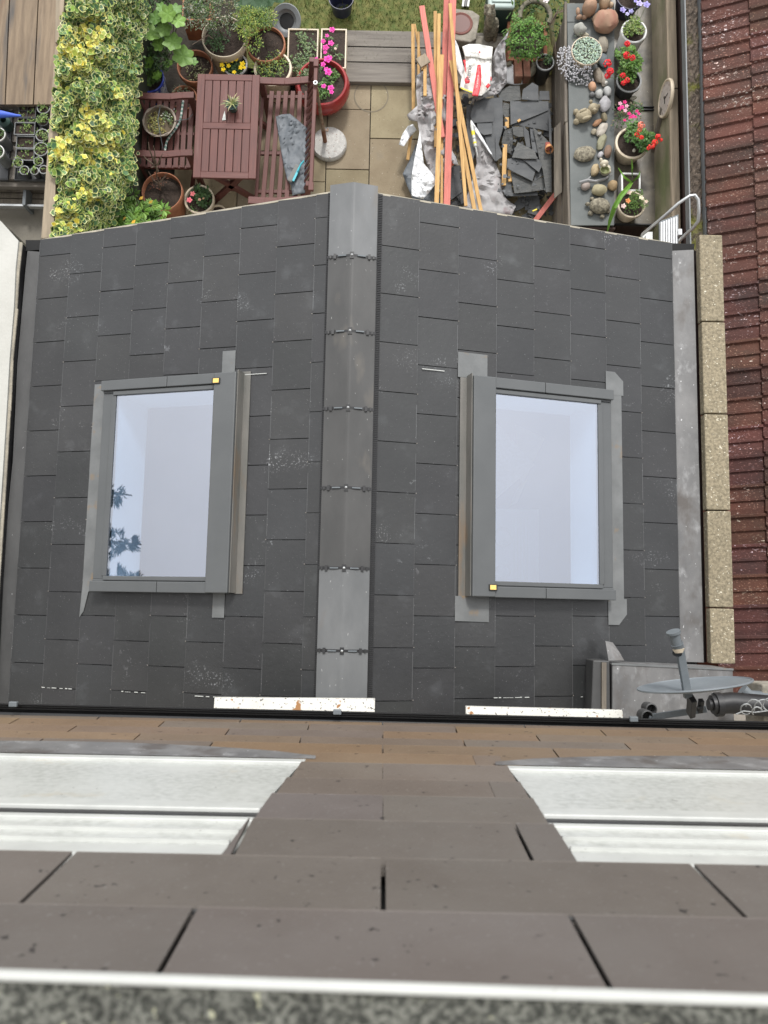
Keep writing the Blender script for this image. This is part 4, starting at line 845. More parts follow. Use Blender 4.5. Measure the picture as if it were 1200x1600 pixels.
# armchair facing the table
ac = thing('garden_armchair', 'red brown slatted wooden armchair facing the table, its back buried in ivy', 'armchair', tuple(P(245, 210, 0)))
def P3(x, y, z): return tuple(P(x, y, z))
for (p, q) in (((212, 150), (303, 150)), ((205, 240), (301, 240))):
    s = MB(); pts = [P(p[0] + (q[0] - p[0]) * t, p[1] + dy, .63 + .0) for t, dy in ((0, 0), (.3, 1), (.6, 1.5), (.8, -.5), (1, -1))]
    for u, v in zip(pts, pts[1:]): s.bar(u, v + (v - u) * .01, .062, .026)
    s.build('armrest', m_teaky, ac, bevel=.003)
    a = P(p[0] + 6, p[1], .63); b = P(q[0] - 6, q[1], .63)
    legb(ac, b.x, b.y, 0, .62); legb(ac, a.x - .03, a.y, 0, .62)
    s = MB(); s.bar((b.x - .02, b.y, .30), (b.x - .10, b.y + (.06 if p[1] < 200 else -.06), .06), .03, .03); s.build('brace', m_teak, ac)
y0, y1 = P(250, 262, .42).y, P(250, 152, .42).y; xa, xb = P(222, 200, .42).x, P(303, 200, .42).x
random.seed(91)
for i in range(8):
    s = MB(); k = U(.88, 1.1); s.col = (k, k, k); x = xa + (xb - xa) * (i + .5) / 8; s.box((x, (y0 + y1) / 2, .42 + .006 * math.cos(i)), ((xb - xa) / 8 * .72, y1 - y0, .018)); s.build('seat_slat', m_teak, ac, bevel=.002)
for y in (y0 + .02, y1 - .02, (y0 + y1) / 2): s = MB(); s.box(((xa + xb) / 2, y, .395), (xb - xa, .03, .025)); s.build('seat_rail', m_teaky, ac)
bx = P(214, 190, .42).x; t0, t1 = P(213, 143, .63).y + .03, P(207, 246, .63).y - .03
s = MB(); s.bar((bx - .17, t0 + .0, .98), (bx - .17, t1 - .0, .98), .035, .06); s.build('back_rail', m_teak, ac, bevel=.003)
for y in (t0, t1): s = MB(); s.bar((bx + .0, y, .02), (bx - .03, y, .45), .05, .045, (0, 1, 0)); s.bar((bx - .03, y, .44), (bx - .17, y, .98), .05, .045, (0, 1, 0)); s.build('back_post', m_teak, ac, bevel=.003)
for i in range(9): y = t0 + (t1 - t0) * (i + .7) / 9.4; s = MB(); s.bar((bx - .0, y, .42), (bx - .16, y, .96), .032, .014, (1, 0, 0)); s.build('back_slat', m_teak, ac)
# bench on the right of the table
bn = thing('garden_bench', 'long red brown slatted bench with a dark cloth dropped on its seat', 'bench', tuple(P(450, 215, 0)))
random.seed(92)
for i, (xt, xb_) in enumerate(((411, 400), (425, 411), (436, 423), (447, 436), (458, 448), (469, 461), (480, 474))):
    s = MB(); k = U(.9, 1.1); s.col = (k, k, k); s.bar(P(xt, 143, .43 - .01 * (i > 4)), P(xb_, 312, .43 - .01 * (i > 4)), .042 if i else .03, .02); s.build('seat_slat', m_teak, bn, bevel=.002)
for y in (152, 240, 300): s = MB(); s.bar(P(410 - (y - 143) * .07, y, .40), P(485, y, .40), .03, .03); s.build('seat_rail', m_teaky, bn)
for y, dx in ((126, 0), (313, -11)):
    s = MB(); pts = [P(x + dx, y + dy, .65) for x, dy in ((399, 0), (425, 1.2), (445, 1.8), (470, 0), (488, -1.5))]
    for u, v in zip(pts, pts[1:]): s.bar(u, v + (v - u) * .01, .066, .026)
    s.build('armrest', m_teaky, bn, bevel=.003)
    a = P(408 + dx, y + 1, .64); legb(bn, a.x, a.y, 0, .63, .055, .055); 
    for q in (486,): a = P(q + dx * .5, y - 1, .64); s = MB(); s.bar((a.x - .05, a.y, .0), (a.x - .02, a.y, .5), .05, .05, (0, 1, 0)); s.bar((a.x - .02, a.y, .49), (a.x + .035, a.y, .94), .05, .045, (0, 1, 0)); s.build('back_post', m_teak, bn, bevel=.003)
s = MB(); s.bar(P(494, 104, .93), P(486, 290, .93), .032, .055); s.build('back_rail', m_teak, bn, bevel=.003)
for q in ((494, 99), (486, 292)): s = MB(); p = P(*q, .955); s.box(p, (.045, .075, .035)); s.build('post_cap', m_teak, bn, bevel=.004)
a_, b_ = P(492, 112, .88), P(485, 284, .88); c_, d_ = P(481, 128, .45), P(475, 300, .45)
for i in range(16): t = (i + .5) / 16; s = MB(); s.bar(c_.lerp(d_, t), a_.lerp(b_, t), .026, .012, (1, 0, 0)); s.build('back_slat', m_teak, bn)
# crumpled sheets
def sheet(name, label, cat, outline, z, mat, seed=1, amp=.03, n=10, fold=6, th=.003, zf=None, parent=None, sub=None):
    """crumpled cloth: triangulated grid clipped to an outline given as measured points"""
    random.seed(seed); pts = [(x, y) for x, y in outline]
    def inside(x, y):
        c = False; j = len(pts) - 1
        for i in range(len(pts)):
            (xi, yi), (xj, yj) = pts[i], pts[j]
            if (yi > y) != (yj > y) and x < (xj - xi) * (y - yi) / (yj - yi) + xi: c = not c
            j = i
        return c
    bm = bmesh.new(); vs = [bm.verts.new((x, y, 0)) for x, y in pts]; f = bm.faces.new(vs)
    bmesh.ops.triangulate(bm, faces=bm.faces[:])
    for _ in range(5):
        e = [q for q in bm.edges if q.calc_length() > n]
        if not e: break
        bmesh.ops.subdivide_edges(bm, edges=e, cuts=1); bmesh.ops.triangulate(bm, faces=bm.faces[:])
    bm.verts.ensure_lookup_table(); v = []
    for q in bm.verts:
        x, y = q.co.x, q.co.y; h = NZ.noise(Vector((x / fold, y / (fold * 2.5), seed * 3))); h2 = abs(NZ.noise(Vector((x / (fold * .45), y / (fold * 1.1), seed * 5))))
        zz = (zf(x, y) if zf else z) + amp * (h * 1.1 + 1.3 * h2); v.append(tuple(P(x, y, zz)))
    fs = [tuple(w_.index for w_ in f.verts) for f in bm.faces]; bm.verts.index_update()
    fs = [tuple(w_.index for w_ in f.verts) for f in bm.faces]; bm.free()
    s = MB(); s.add(v, fs); nv = len(v)
    # give it thickness
    o = s.build(name, mat, parent, smooth=True, **({} if parent else dict(label=label, cat=cat)))
    m = o.modifiers.new('solid', 'SOLIDIFY'); m.thickness = th; m.offset = -1
    return o
import bmesh
sheet('cloth', 'crumpled dark blue grey cloth draped over the bench seat', 'cloth', [(431, 182), (440, 179), (453, 178), (468, 190), (483, 203), (481, 240), (480, 275), (477, 302), (466, 303), (457, 306), (455, 290), (449, 282), (444, 262), (438, 230)], .455, m_tarp, 5, .022, 5, 9)
br = thing('hand_brush', 'hand brush with grey bristles and turquoise handle lying on the dark cloth', 'brush', P3(462, 268, .47))
s = MB(); a, b = P(452, 284, .50), P(466, 258, .50); s.bar(a, b, .05, .03); s.build('bristles', plainmat('grey bristles', (.20, .20, .19), .95), br, bevel=.012)
s = MB(); s.bar(P(458, 283, .505), P(468, 262, .51), .02, .015); s.tube([P(465, 268, .52), P(470, 257, .53), P(475, 251, .54)], [.008, .009, .008], 8); s.build('handle', m_turq, br, smooth=True)
# yucca pot, white label on table
yp = thing('yucca_pot', 'spiky young yucca in a small green pot standing on the garden table', 'potted plant', P3(362, 161, .72))
c = P(362, 162, .80); s = MB(); s.lathe([(0, 0), (.04, 0), (.055, .075), (.06, .08), (.055, .082), (.048, .075), (0, .065)], (c.x, c.y, .72), 20); s.build('pot', m_dkgreen, yp, smooth=True)
s = MB(); random.seed(93)
for i in range(26):
    a = U(0, 6.28); d = Vector((math.cos(a), math.sin(a), U(.2, 1.2))).normalized(); k = U(.8, 1.3); s.col = random.choice([(.30, .30, .12), (.14, .18, .07), (.42, .36, .2)]); s.col = tuple(x * k for x in s.col)
    q = Vector((-d.y, d.x, 0)).normalized() * .006; L_ = U(.07, .125); b0 = Vector((c.x, c.y, .80)); s.add([b0 - q, b0 + q, b0 + d * L_ * .6 + q * .8, b0 + d * L_ - Vector((0, 0, .02)), b0 + d * L_ * .6 - q * .8], [(0, 1, 2, 4), (4, 2, 3)])
s.build('leaves', m_leaf, yp)
s = MB(); a = P(350, 184, .725); s.prism([a + Vector((-.018, -.025, 0)), a + Vector((.018, -.02, 0)), a + Vector((.01, .035, 0)), a + Vector((.004, .07, 0)), a + Vector((-.006, .035, 0))], .003); s.build('bird_dropping', m_white, label='white splash mark on the table just below the yucca', cat='stain')
# hanging basket lying on the chair
hb = thing('hanging_basket', 'round wire hanging basket of fading yellow plants resting on the armchair seat', 'basket', P3(246, 200, .43))
c = P(249, 189, .56); r_ = 26 * scl(.56); s = MB(); b0 = Vector((c.x, c.y, .43))
s.lathe([(0, 0), (r_ * .5, .01), (r_ * .85, .06), (r_ * .97, .125), (r_ * .93, .125), (r_ * .8, .07), (r_ * .5, .07), (0, .08)], b0, 32); s.build('liner', plainmat('basket liner', (.13, .10, .065), .95), hb, smooth=True)
s = MB()
for q in range(3): s.tube([b0 + Vector((r_ * (1 + .03 * q) * math.cos(t * math.pi / 12), r_ * (1 + .03 * q) * math.sin(t * math.pi / 12), .13 + .008 * math.sin(t * 2 + q))) for t in range(25)], .0045, 5)
s.build('rim', plainmat('wire rim', (.30, .25, .20), .6), hb, smooth=True)
s = MB(); random.seed(94); bush(s, c + Vector((-.06, .0, -.05)), (.09, .11, .04), 260, .022, [(.38, .33, .10), (.30, .26, .1), (.18, .2, .07)], asp=.6); bush(s, c + Vector((.08, .05, -.05)), (.06, .08, .04), 110, .024, [(.12, .18, .07), (.5, .5, .42), (.2, .26, .1)], asp=.6); s.build('foliage', m_leaf, hb)
s = MB(); s.tube([b0 + Vector((0, r_, .13)), b0 + Vector((-.01, 0, .15)), b0 + Vector((.02, -r_, .14)), b0 + Vector((.03, -r_ - .1, .06))], .0035, 5); s.tube([b0 + Vector((r_, 0, .13)), b0 + Vector((r_ + .1, .08, .04)), b0 + Vector((r_ + .14, .14, .03))], .0035, 5); s.build('chain', m_lnb, hb)
bs = thing('bead_string', 'curved string of pale green and white beads over the armchair seat', 'bead string', P3(272, 198, .44))
s = MB(); cv = [(286, 159), (284.5, 170), (283, 182), (280, 192), (274, 202), (266, 212), (260, 222), (258, 234)]; pts = [P(x, y, .455) for x, y in cv]
for i in range(27):
    t = i / 26 * (len(pts) - 1); k = min(int(t), len(pts) - 2); p = pts[k].lerp(pts[k + 1], t - k); s.col = (.20, .36, .30) if i % 2 else (.72, .76, .70); q = (pts[k + 1] - pts[k]).normalized() * .009; s.tube([p - q, p + q], .0105, 8)
s.build('beads', m_pet, bs, smooth=True)
# parasol base
pr_ = thing('parasol_base', 'round pebbled concrete parasol base with a leaning rusty pole', 'parasol base', P3(515, 222, 0))
c = P(514, 222, .07); s = MB(); s.lathe([(0, 0), (.172, 0), (.178, .01), (.178, .045), (.165, .062), (.05, .075), (0, .077)], (c.x, c.y, 0), 44); s.build('base', m_terraz, pr_, smooth=True)
s = MB(); a, b = P(508, 221, .07), P(493, 130, .98); m1 = a.lerp(b, .22); s.tube([a, m1], .022, 16); s.build('sleeve', plainmat('rusty sleeve', (.17, .07, .035), .7), pr_, smooth=True)
s = MB(); s.tube([m1, b], [.0165, .0165], 16); s.build('pole', m_rust, pr_, smooth=True)
s = MB(); s.tube([b, b + (b - a).normalized() * .012], .019, 16); s.build('pole_collar', m_galv, pr_, smooth=True)
s = MB(); s.tube([b + (b - a).normalized() * .0125, b + (b - a).normalized() * .0135], .012, 12); s.build('pole_opening', m_black, pr_)
s = MB(); q = m1; s.bar(q, q + Vector((.045, -.01, 0)), .012, .012); s.bar(q + Vector((.045, -.02, .0)), q + Vector((.045, .015, 0)), .012, .008); s.build('clamp_screw', m_rust, pr_)
# lower left pots
potted('large terracotta pot of bare soil with a leafless twiggy sapling', 253, 299, .42, 34, .40, m_terr, lip=.07, seed=101, fill=.14, taper=.7, plants=[(-.3, .5, .0, .4, 30, .03, [(.2, .08, .05)], .4)],
    twigs=[[(252, 300, .34), (245, 275, .6), (244, 250, .85)], [(247, 268, .62), (233, 232, .95), (232, 222, 1.0)], [(245, 262, .7), (228, 248, .85), (224, 243, .9)], [(246, 258, .75), (254, 240, .9)], [(250, 285, .5), (262, 270, .6)], [(243, 262, .7), (242, 240, .95), (240, 228, 1.05)], [(244, 258, .72), (236, 262, .8)], [(252, 290, .42), (240, 282, .55), (232, 268, .62)]])
potted('small cream rimmed pot of coral pink begonias below the armchair', 311, 311, .30, 25, .27, m_cream, lip=.13, seed=102, fill=.15, plants=[(.1, .2, .02, .6, 160, .04, DK, .8), (-.4, -.6, 0, .3, 40, .02, GR)],
    flowers=[(301, 303, .36, 5, (.85, .25, .26)), (296, 313, .36, 5.5, (.88, .20, .25)), (312, 312, .33, 3, (.8, .5, .35)), (318, 310, .33, 2.5, (.75, .5, .3))])
potted('cream pot rim peeping out above the roof edge beside the begonia pot', 340, 333, .2, 15, .18, m_cream, lip=.1, seed=103)
bs_ = thing('evergreen_shrub', 'glossy bright green shrub with a few orange leaves between the ivy and roof edge', 'shrub', P3(213, 335, 0))
s = MB(); random.seed(104)
for k in range(60):
    x = random.choice([random.gauss(212, 20), random.gauss(205, 14)]); y = 300 + abs(random.gauss(38, 16)); 
    if x < 170 or x > 262: continue
    y = max(y, 300 + abs(x - 205) * .55); z = U(.5, .95); c0 = P(x, y, z)
    for j in range(11): d = Vector((math.cos(j * 2.4), math.sin(j * 2.4), U(.1, .9))).normalized(); leaf(s, c0 + d * .012, d, U(.05, .085), U(.022, .032), (.45, .24, .03) if random.random() < .02 else random.choice([(.13, .24, .035), (.09, .18, .03), (.18, .30, .06)]), nrm=Vector((0, 0, 1)) + d * -.3)
for x, y in ((217, 312), (232, 318), (205, 349)): leaf(s, P(x, y, 1.0), Vector((.5, .5, .1)), .05, .03, (.62, .36, .04), nrm=Vector((0, 0, 1)))
s.build('foliage', m_leaf, bs_); s = MB(); 
for k in range(7): s.tube([P(210, 335, 0), P(190 + k * 8, 320 + 5 * (k % 3), .7)], .007, 5)
s.build('stem', m_twig, bs_)
s = MB(); a = P(399, 312, .05)
# ------------------------------------------------------------------ rubble heap of roofing waste
def batten(label, p, q, w_, mat, h=.02, name='timber_batten', grp='loose roofing battens'):
    s = MB(); k = U(.9, 1.1); s.col = (k, k, k); s.bar(P(*p), P(*q), w_ * scl((p[2] + q[2]) / 2), h); return s.build(name, mat, label=label, cat='batten', group=grp, bevel=.0015)
random.seed(110)
batten('broad pink stained board, second from the left at its top, reaching the roof edge', (708, -12, .52), (698, 322, .30), 11, m_pink, .03)
batten('pink stained board partly under a yellow batten, running off the top edge', (698, -12, .46), (688, 300, .20), 9, m_pink, .025)
batten('short pink board with a sawn top end near the grass, left of the heap', (659, 10, .40), (691, 215, .34), 9, m_pink, .025)
batten('short pink stained stick leaning at the lower right of the slate heap', (877, 292, .32), (834, 348, .15), 8, m_pink, .03)
batten('pale yellow batten with a sawn end and knots, widest in the bundle', (690, 86, .56), (682, 318, .46), 7.5, m_pine)
batten('long thin yellow batten crossing the pink boards from the top edge', (703, 6, .60), (728, 322, .46), 5.5, m_pine)
batten('yellow batten splayed furthest right at the roof edge', (704, 95, .50), (752, 332, .35), 6, m_pine)
batten('yellow batten next to the one furthest right, knotted half way down', (716, 190, .50), (742, 332, .40), 6.5, m_pine)
batten('leftmost yellow batten lying beside the paving', (645, 38, .30), (646, 172, .16), 5.5, m_pine)
batten('thin yellow batten meeting the leftmost one at its top', (648, 38, .26), (660, 110, .20), 3.5, m_pine)
batten('yellow batten behind the short pink board, top end pointed', (680, 18, .40), (681, 230, .30), 5.5, m_pine)
batten('wide yellow batten with a square top just right of the short pink board', (686, 22, .44), (684, 200, .36), 5.5, m_pine)
batten('short yellow batten end above the grey membrane, left one', (664, 92, .40), (664, 150, .36), 5.5, m_pine)
batten('narrow yellow stick half buried under the leftmost membrane', (642, 212, .16), (637, 250, .12), 5, m_pine)
batten('thin yellow stick between the pale batten and the broad pink board', (691, 180, .30), (690, 320, .28), 4, m_pine)
batten('splintered orange stick lying across the slates', (789, 226, .30), (787, 290, .28), 7, m_pine, .02)
batten('short orange splinter beside the larger splintered stick', (796, 266, .28), (797, 284, .28), 6, m_pine, .02)
batten('small square yellow block on the slates right of the square cut slates', (792, 184, .28), (792, 200, .28), 6.5, m_pine, .02)
batten('tiny yellow wood chip on the large intact slate', (809, 190, .335), (813, 187, .335), 4, m_pine, .012)
batten('thin yellow batten fragment at the back left of the bundle', (654, 50, .28), (654, 128, .22), 4, m_pine)
s = MB(); p = P(661, 95, .42); s.box(p, (.11, .10, .025), (0.1, 0, .6)); s.build('wood_block', m_fence, label='small brown square wood block among the batten tops', cat='wood block', bevel=.004)
mem = 'torn sheets of roofing membrane'
sheet('roof_membrane', 'long grey membrane sheet crumpled beneath the battens on the left side of the heap', 'membrane', [(651, 118), (660, 112), (682, 118), (700, 150), (702, 220), (700, 300), (684, 300), (668, 262), (656, 212), (652, 190), (640, 188), (636, 180), (652, 165), (650, 140)], .28, m_felt2, 1, .09, 7, 16, zf=lambda x, y: .30 - .0006 * (y - 150))
sheet('roof_membrane', 'white underside of a membrane hanging in a kite shape near the roof edge', 'membrane', [(656, 205), (659, 228), (662, 255), (679, 276), (681, 287), (667, 305), (661, 311), (643, 306), (643, 275), (649, 240)], .33, m_memw, 2, .045, 6, 12)
sheet('roof_membrane', 'small white folded membrane corner pointing out over the paving', 'membrane', [(645, 194), (651, 203), (640, 215), (631, 229), (623, 226), (629, 209), (637, 197)], .22, m_memw, 3, .04, 5, 8)
sheet('roof_membrane', 'wide pinkish grey membrane spread under the caulk tube towards the roof edge', 'membrane', [(738, 195), (748, 205), (757, 220), (770, 245), (783, 275), (790, 310), (806, 322), (800, 336), (775, 334), (750, 332), (722, 330), (735, 290), (745, 255), (741, 225)], .20, m_felt2, 4, .06, 8, 18)
sheet('roof_membrane', 'pointed grey membrane twisted up to a peak beside the herb planter', 'membrane', [(796, 47), (792, 60), (789, 80), (792, 110), (792, 130), (778, 147), (760, 152), (745, 158), (734, 165), (740, 150), (758, 138), (766, 120), (768, 95), (775, 75), (788, 58)], .36, m_felt2, 6, .07, 6, 14, zf=lambda x, y: .50 - .0022 * (y - 47))
sheet('roof_membrane', 'white membrane scrap between the battens and the bag', 'membrane', [(711, 62), (716, 72), (722, 95), (728, 118), (722, 122), (714, 108), (711, 90)], .40, m_memw, 7, .03, 6, 12)
sheet('roof_membrane', 'thin white membrane sliver curving below the caulk tube', 'membrane', [(736, 187), (745, 200), (757, 220), (770, 243), (766, 240), (752, 220), (741, 204)], .33, m_memw, 8, .02, 6, 12)
sheet('roof_membrane', 'small white membrane scrap with an orange edge under the thin battens', 'membrane', [(706, 235), (712, 245), (716, 258), (708, 256), (703, 245)], .26, m_memw, 9, .02, 6, 12)
sheet('plastic_bag', 'orange red plastic scrap under the broad pink board', 'plastic scrap', [(697, 205), (704, 235), (712, 255), (700, 265), (690, 250), (688, 210)], .20, plainmat('orange plastic', (.65, .12, .05), .5), 10, .03, 6, 10)
sheet('plastic_sheet', 'white plastic sheet under the two red bricks', 'plastic sheet', [(790, 98), (798, 98), (802, 120), (826, 130), (806, 133), (790, 130)], .22, m_memw, 11, .02, 6, 12)
sheet('membrane_offcut', 'dark bluish slate grey underlay spilling onto the paving at the lower left of the heap', 'underlay', [(640, 250), (650, 225), (662, 262), (684, 300), (690, 318), (645, 312), (636, 290), (629, 272)], .10, m_tarp, 12, .03, 7, 12)
# bag with its print
bg_ = thing('cement_bag', 'white paper mortar bag with red stripes and black lettering, mouth folded over', 'bag', P3(745, 105, .3))
o = sheet('bag_body', '', '', [(722, 73), (733, 69), (748, 69), (770, 74), (768, 100), (768, 125), (765, 140), (752, 150), (740, 149), (730, 144), (718, 137), (722, 118), (727, 100), (726, 88)], .42, m_bag, 14, .028, 5, 14, parent=bg_)
sheet('folded_mouth', '', '', [(722.5, 73), (733, 69.2), (748, 69), (769.5, 73.5), (768.5, 92), (758, 93), (745, 90), (735, 89), (727, 88.5)], .452, m_bag, 15, .012, 5, 10, parent=bg_)
def strip(name, pts, mat, z=.472): return sheet(name, '', '', pts, z, mat, 14, .0, 5, 14, th=.001, parent=bg_)
strip('red_stripe', [(746, 101.5), (751, 101), (752, 118), (751.5, 133), (747, 150.5), (737.5, 149.5), (741.5, 130), (744, 115)], m_bred)
strip('red_corner', [(723.2, 94), (727.5, 93.5), (727.8, 106), (728.5, 116), (726.5, 110), (725, 100)], m_bred, .474)
strip('red_print', [(727, 122), (731, 119), (732, 126), (734.5, 127), (733, 130), (727, 131), (726, 126)], m_bred)
strip('red_diamond', [(763, 130), (766.5, 133.5), (762, 139), (758.5, 135)], m_bred)
strip('red_edge', [(766.5, 119), (768, 121), (768, 127), (766.2, 125)], m_bred)
strip('yellow_band', [(720, 136.5), (722, 137), (738, 143.5), (737.5, 145.5), (721, 139)], m_byel)
strip('dark_band', [(721, 139.2), (737.5, 145.7), (737, 147.5), (724, 142)], m_bink)
def text(body, label_name, px, py, z, size_px, rot, mat, parent, ext_=.0006):
    cu = bpy.data.curves.new(label_name, 'FONT'); cu.body = body; cu.size = size_px * scl(z); cu.extrude = ext_; cu.align_x = 'CENTER'; cu.align_y = 'CENTER'
    o = bpy.data.objects.new('tmp', cu); C.objects.link(o); dg = bpy.context.evaluated_depsgraph_get(); me = bpy.data.meshes.new_from_object(o.evaluated_get(dg)); bpy.data.objects.remove(o)
    p = P(px, py, z); m_ = Matrix.Translation(p) @ Matrix.Rotation(rot, 4, 'Z'); s = MB(); s.add([m_ @ v.co for v in me.vertices], [tuple(f.vertices) for f in me.polygons]); return s.build(label_name, mat, parent)
text('Remix', 'lettering', 732.5, 113, .4745, 11, R(84), m_bink, bg_)
text('P', 'lettering', 730, 125, .4755, 11, R(84), m_bred, bg_)
text('For general use', 'stripe_lettering', 746, 127, .4745, 3.6, R(84), m_bag, bg_)
text('Premix', 'mouth_lettering', 742, 83, .478, 5.5, R(176), m_bink, bg_)
strip('print_mark', [(748, 80), (751, 80.5), (750.5, 83), (748, 82.5)], m_bred, .478)
# caulk tube
ct = thing('caulk_tube', 'white and yellow sealant tube with a pointed nozzle lying on the heap', 'sealant tube', P3(741, 215, .3))
a, b = P(737, 196, .43), P(743, 229, .43); s = MB(); s.tube([a, b], .0165, 16); s.build('tube', m_white, ct, smooth=True)
for f0, f1, mt in ((.28, .48, m_byel), (.80, .88, m_byel), (.62, .66, m_lnb)): s = MB(); s.tube([a.lerp(b, f0), a.lerp(b, f1)], .0172, 16, cap=False); s.build('tube_band', mt, ct, smooth=True)
s = MB(); s.tube([b, b.lerp(P(747, 246, .43), .15), P(747, 246, .42)], [.009, .007, .003], 10); s.build('nozzle', m_white, ct, smooth=True)
s = MB(); s.tube([a + (a - b).normalized() * .05, a], [.004, .012], 8); s.build('end_cap', m_pwhite, ct)
# slates
slm = M('waste slate', (.052, .056, .060), (.085, .088, .09), 5, .7, stretch=(1, 2, 1), bump=.12, bsc=40, spots=[((.3, .3, .29), 60, .73)])
slm2 = M('broken rough slate', (.07, .073, .072), (.11, .11, .105), 14, .8, stretch=(1, 3, 1), bump=.5, bsc=30)
SLT = [
 ('broad slate at the back left of the heap, lying under two small square ones', [(742, 155), (785, 152), (786, 200), (779, 225), (760, 225), (745, 200), (736, 178)], .27, 0),
 ('small square slate with a pale rim, uppermost of two stacked together', [(738, 168), (767, 164), (772, 165), (771, 190), (740, 192), (735, 182)], .315, 0),
 ('smaller square slate directly below the pale rimmed one', [(745, 192), (769, 191), (769, 209), (756, 211), (747, 205)], .30, 0),
 ('long narrow slate below the small square slates', [(757, 211), (773, 209), (775, 247), (774, 252), (764, 238)], .28, 0),
 ('pointed triangular slate edge right of the long narrow slate', [(774, 212), (786, 244), (775, 252)], .29, 0),
 ('tall dark slate strip left of the square cut slates', [(729, 165), (740, 163), (745, 200), (742, 240), (735, 262), (730, 220)], .22, 0),
 ('largest intact rectangular slate, in the upper right of the heap', [(797, 158), (857, 158), (857, 172), (818, 188), (798, 195)], .33, 0),
 ('dark slate tucked under the largest intact one with a long diagonal edge', [(857, 168), (859, 205), (834, 200), (812, 196), (800, 196), (820, 187)], .315, 0),
 ('upright sail shaped slate at the top of the heap beside the bricks', [(815, 155), (817, 140), (832, 129), (841, 134), (842, 157)], .34, 0),
 ('square slate against the shed wall at the top right of the heap', [(843, 142), (858, 142), (859, 156), (842, 156)], .33, 0),
 ('light streaked slate slab at the back of the heap', [(776, 143), (796, 134), (812, 134), (814, 156), (790, 158), (780, 152)], .28, 1),
 ('narrow slate shard left of the largest intact slate', [(787, 160), (796, 163), (797, 182), (790, 184), (785, 175)], .27, 1),
 ('rough slate fragment with a pale scar in the middle of the heap', [(789, 203), (800, 200), (802, 214), (798, 240), (788, 238), (784, 222)], .30, 1),
 ('slate with a stepped broken edge below the largest intact slate', [(800, 198), (820, 197), (826, 212), (810, 214), (802, 210)], .325, 1),
 ('thin dark slate with two bright upright edges right of centre', [(818, 197), (826, 205), (829, 230), (823, 232), (819, 212)], .34, 0),
 ('upright dark slate strip between the bright edged shards', [(828, 200), (838, 202), (842, 240), (832, 236)], .315, 0),
 ('long curved slate along the right side of the heap', [(833, 199), (846, 210), (861, 225), (862, 300), (853, 300), (848, 265), (842, 245)], .345, 1),
 ('five sided slate with a pale top corner below the centre', [(800, 246), (809, 222), (815, 225), (836, 236), (840, 248), (818, 248)], .36, 1),
 ('dark triangular slate with a white diagonal edge at the lower centre', [(816, 249), (842, 249), (847, 258), (842, 269), (828, 258)], .35, 0),
 ('large dark slanted slate with a white lower edge across the heap', [(793, 248), (812, 247), (838, 262), (832, 283), (800, 267), (792, 262)], .335, 0),
 ('small dark slate under the slanted one near the long curved slate', [(838, 262), (848, 262), (851, 272), (834, 284)], .30, 0),
 ('wide rough textured slate at the foot of the heap', [(798, 268), (830, 283), (850, 276), (852, 296), (804, 302)], .30, 1),
 ('slate edge under the wide rough textured slate', [(795, 300), (804, 302), (840, 300), (840, 305), (790, 306)], .27, 0),
 ('grey slate offcut beside the splintered orange stick', [(786, 287), (799, 286), (802, 303), (788, 304)], .26, 0),
 ('black slate half in shade above the roof edge, left of the pink stick', [(812, 308), (835, 306), (824, 320), (805, 330), (800, 322)], .12, 0),
 ('dark slate wedge with a bright vertical edge near the roof edge', [(830, 305), (842, 306), (846, 340), (824, 332)], .16, 0),
 ('slate lying under the curved slate at the far right of the heap', [(843, 160), (860, 170), (860, 215), (850, 212)], .28, 0),
 ('lower left slate among the batten feet', [(703, 262), (718, 258), (722, 300), (705, 312), (700, 290)], .16, 0),
 ('tilted slate beneath the thin batten near the roof edge', [(706, 290), (724, 280), (730, 318), (712, 322)], .12, 0),
 ('slim slate standing on edge at the right of the heap by the timber wall', [(857, 180), (860, 178), (862, 240), (859, 238)], .37, 0)]
random.seed(120)
for lb, pts, z, mt in SLT:
    s = MB(); tx, ty = U(-.0006, .0006), U(-.0006, .0006); cx_ = sum(p[0] for p in pts) / len(pts); cy2 = sum(p[1] for p in pts) / len(pts)
    k = U(.8, 1.2); s.col = (k, k, k); pp = []
    for i, (x, y) in enumerate(pts):
        pp.append(P(x, y, z + (x - cx_) * tx + (y - cy2) * ty)); x2, y2 = pts[(i + 1) % len(pts)]
        if mt or random.random() < .4: f = U(.35, .65); pp.append(P(x + (x2 - x) * f + U(-1, 1), y + (y2 - y) * f + U(-1, 1), z + ((x + x2) / 2 - cx_) * tx + ((y + y2) / 2 - cy2) * ty))
    s.prism(pp, .007); s.build('waste_slate', slm2 if mt else slm, label=lb, cat='slate', group='broken slates in the heap')
s = MB(); random.seed(121)
for i in range(420):
    x, y = U(700, 862), U(150, 345)
    if y > 150 + (x - 700) * .0 + 190: continue
    p = P(x, y, U(.0, .17)); r_ = U(.015, .06); n = random.randint(3, 5); a0 = U(0, 6); k = U(.6, 1.2); s.col = (k, k, k); tl_ = Vector((U(-.5, .5), U(-.5, .5), 1))
    s.prism([p + Vector((r_ * U(.6, 1) * math.cos(a0 + 6.28 * j / n), r_ * U(.6, 1) * math.sin(a0 + 6.28 * j / n), 0)) - Vector((0, 0, 1)) * (tl_.x * r_ * math.cos(a0 + 6.28 * j / n) * .6) for j in range(n)], .006)
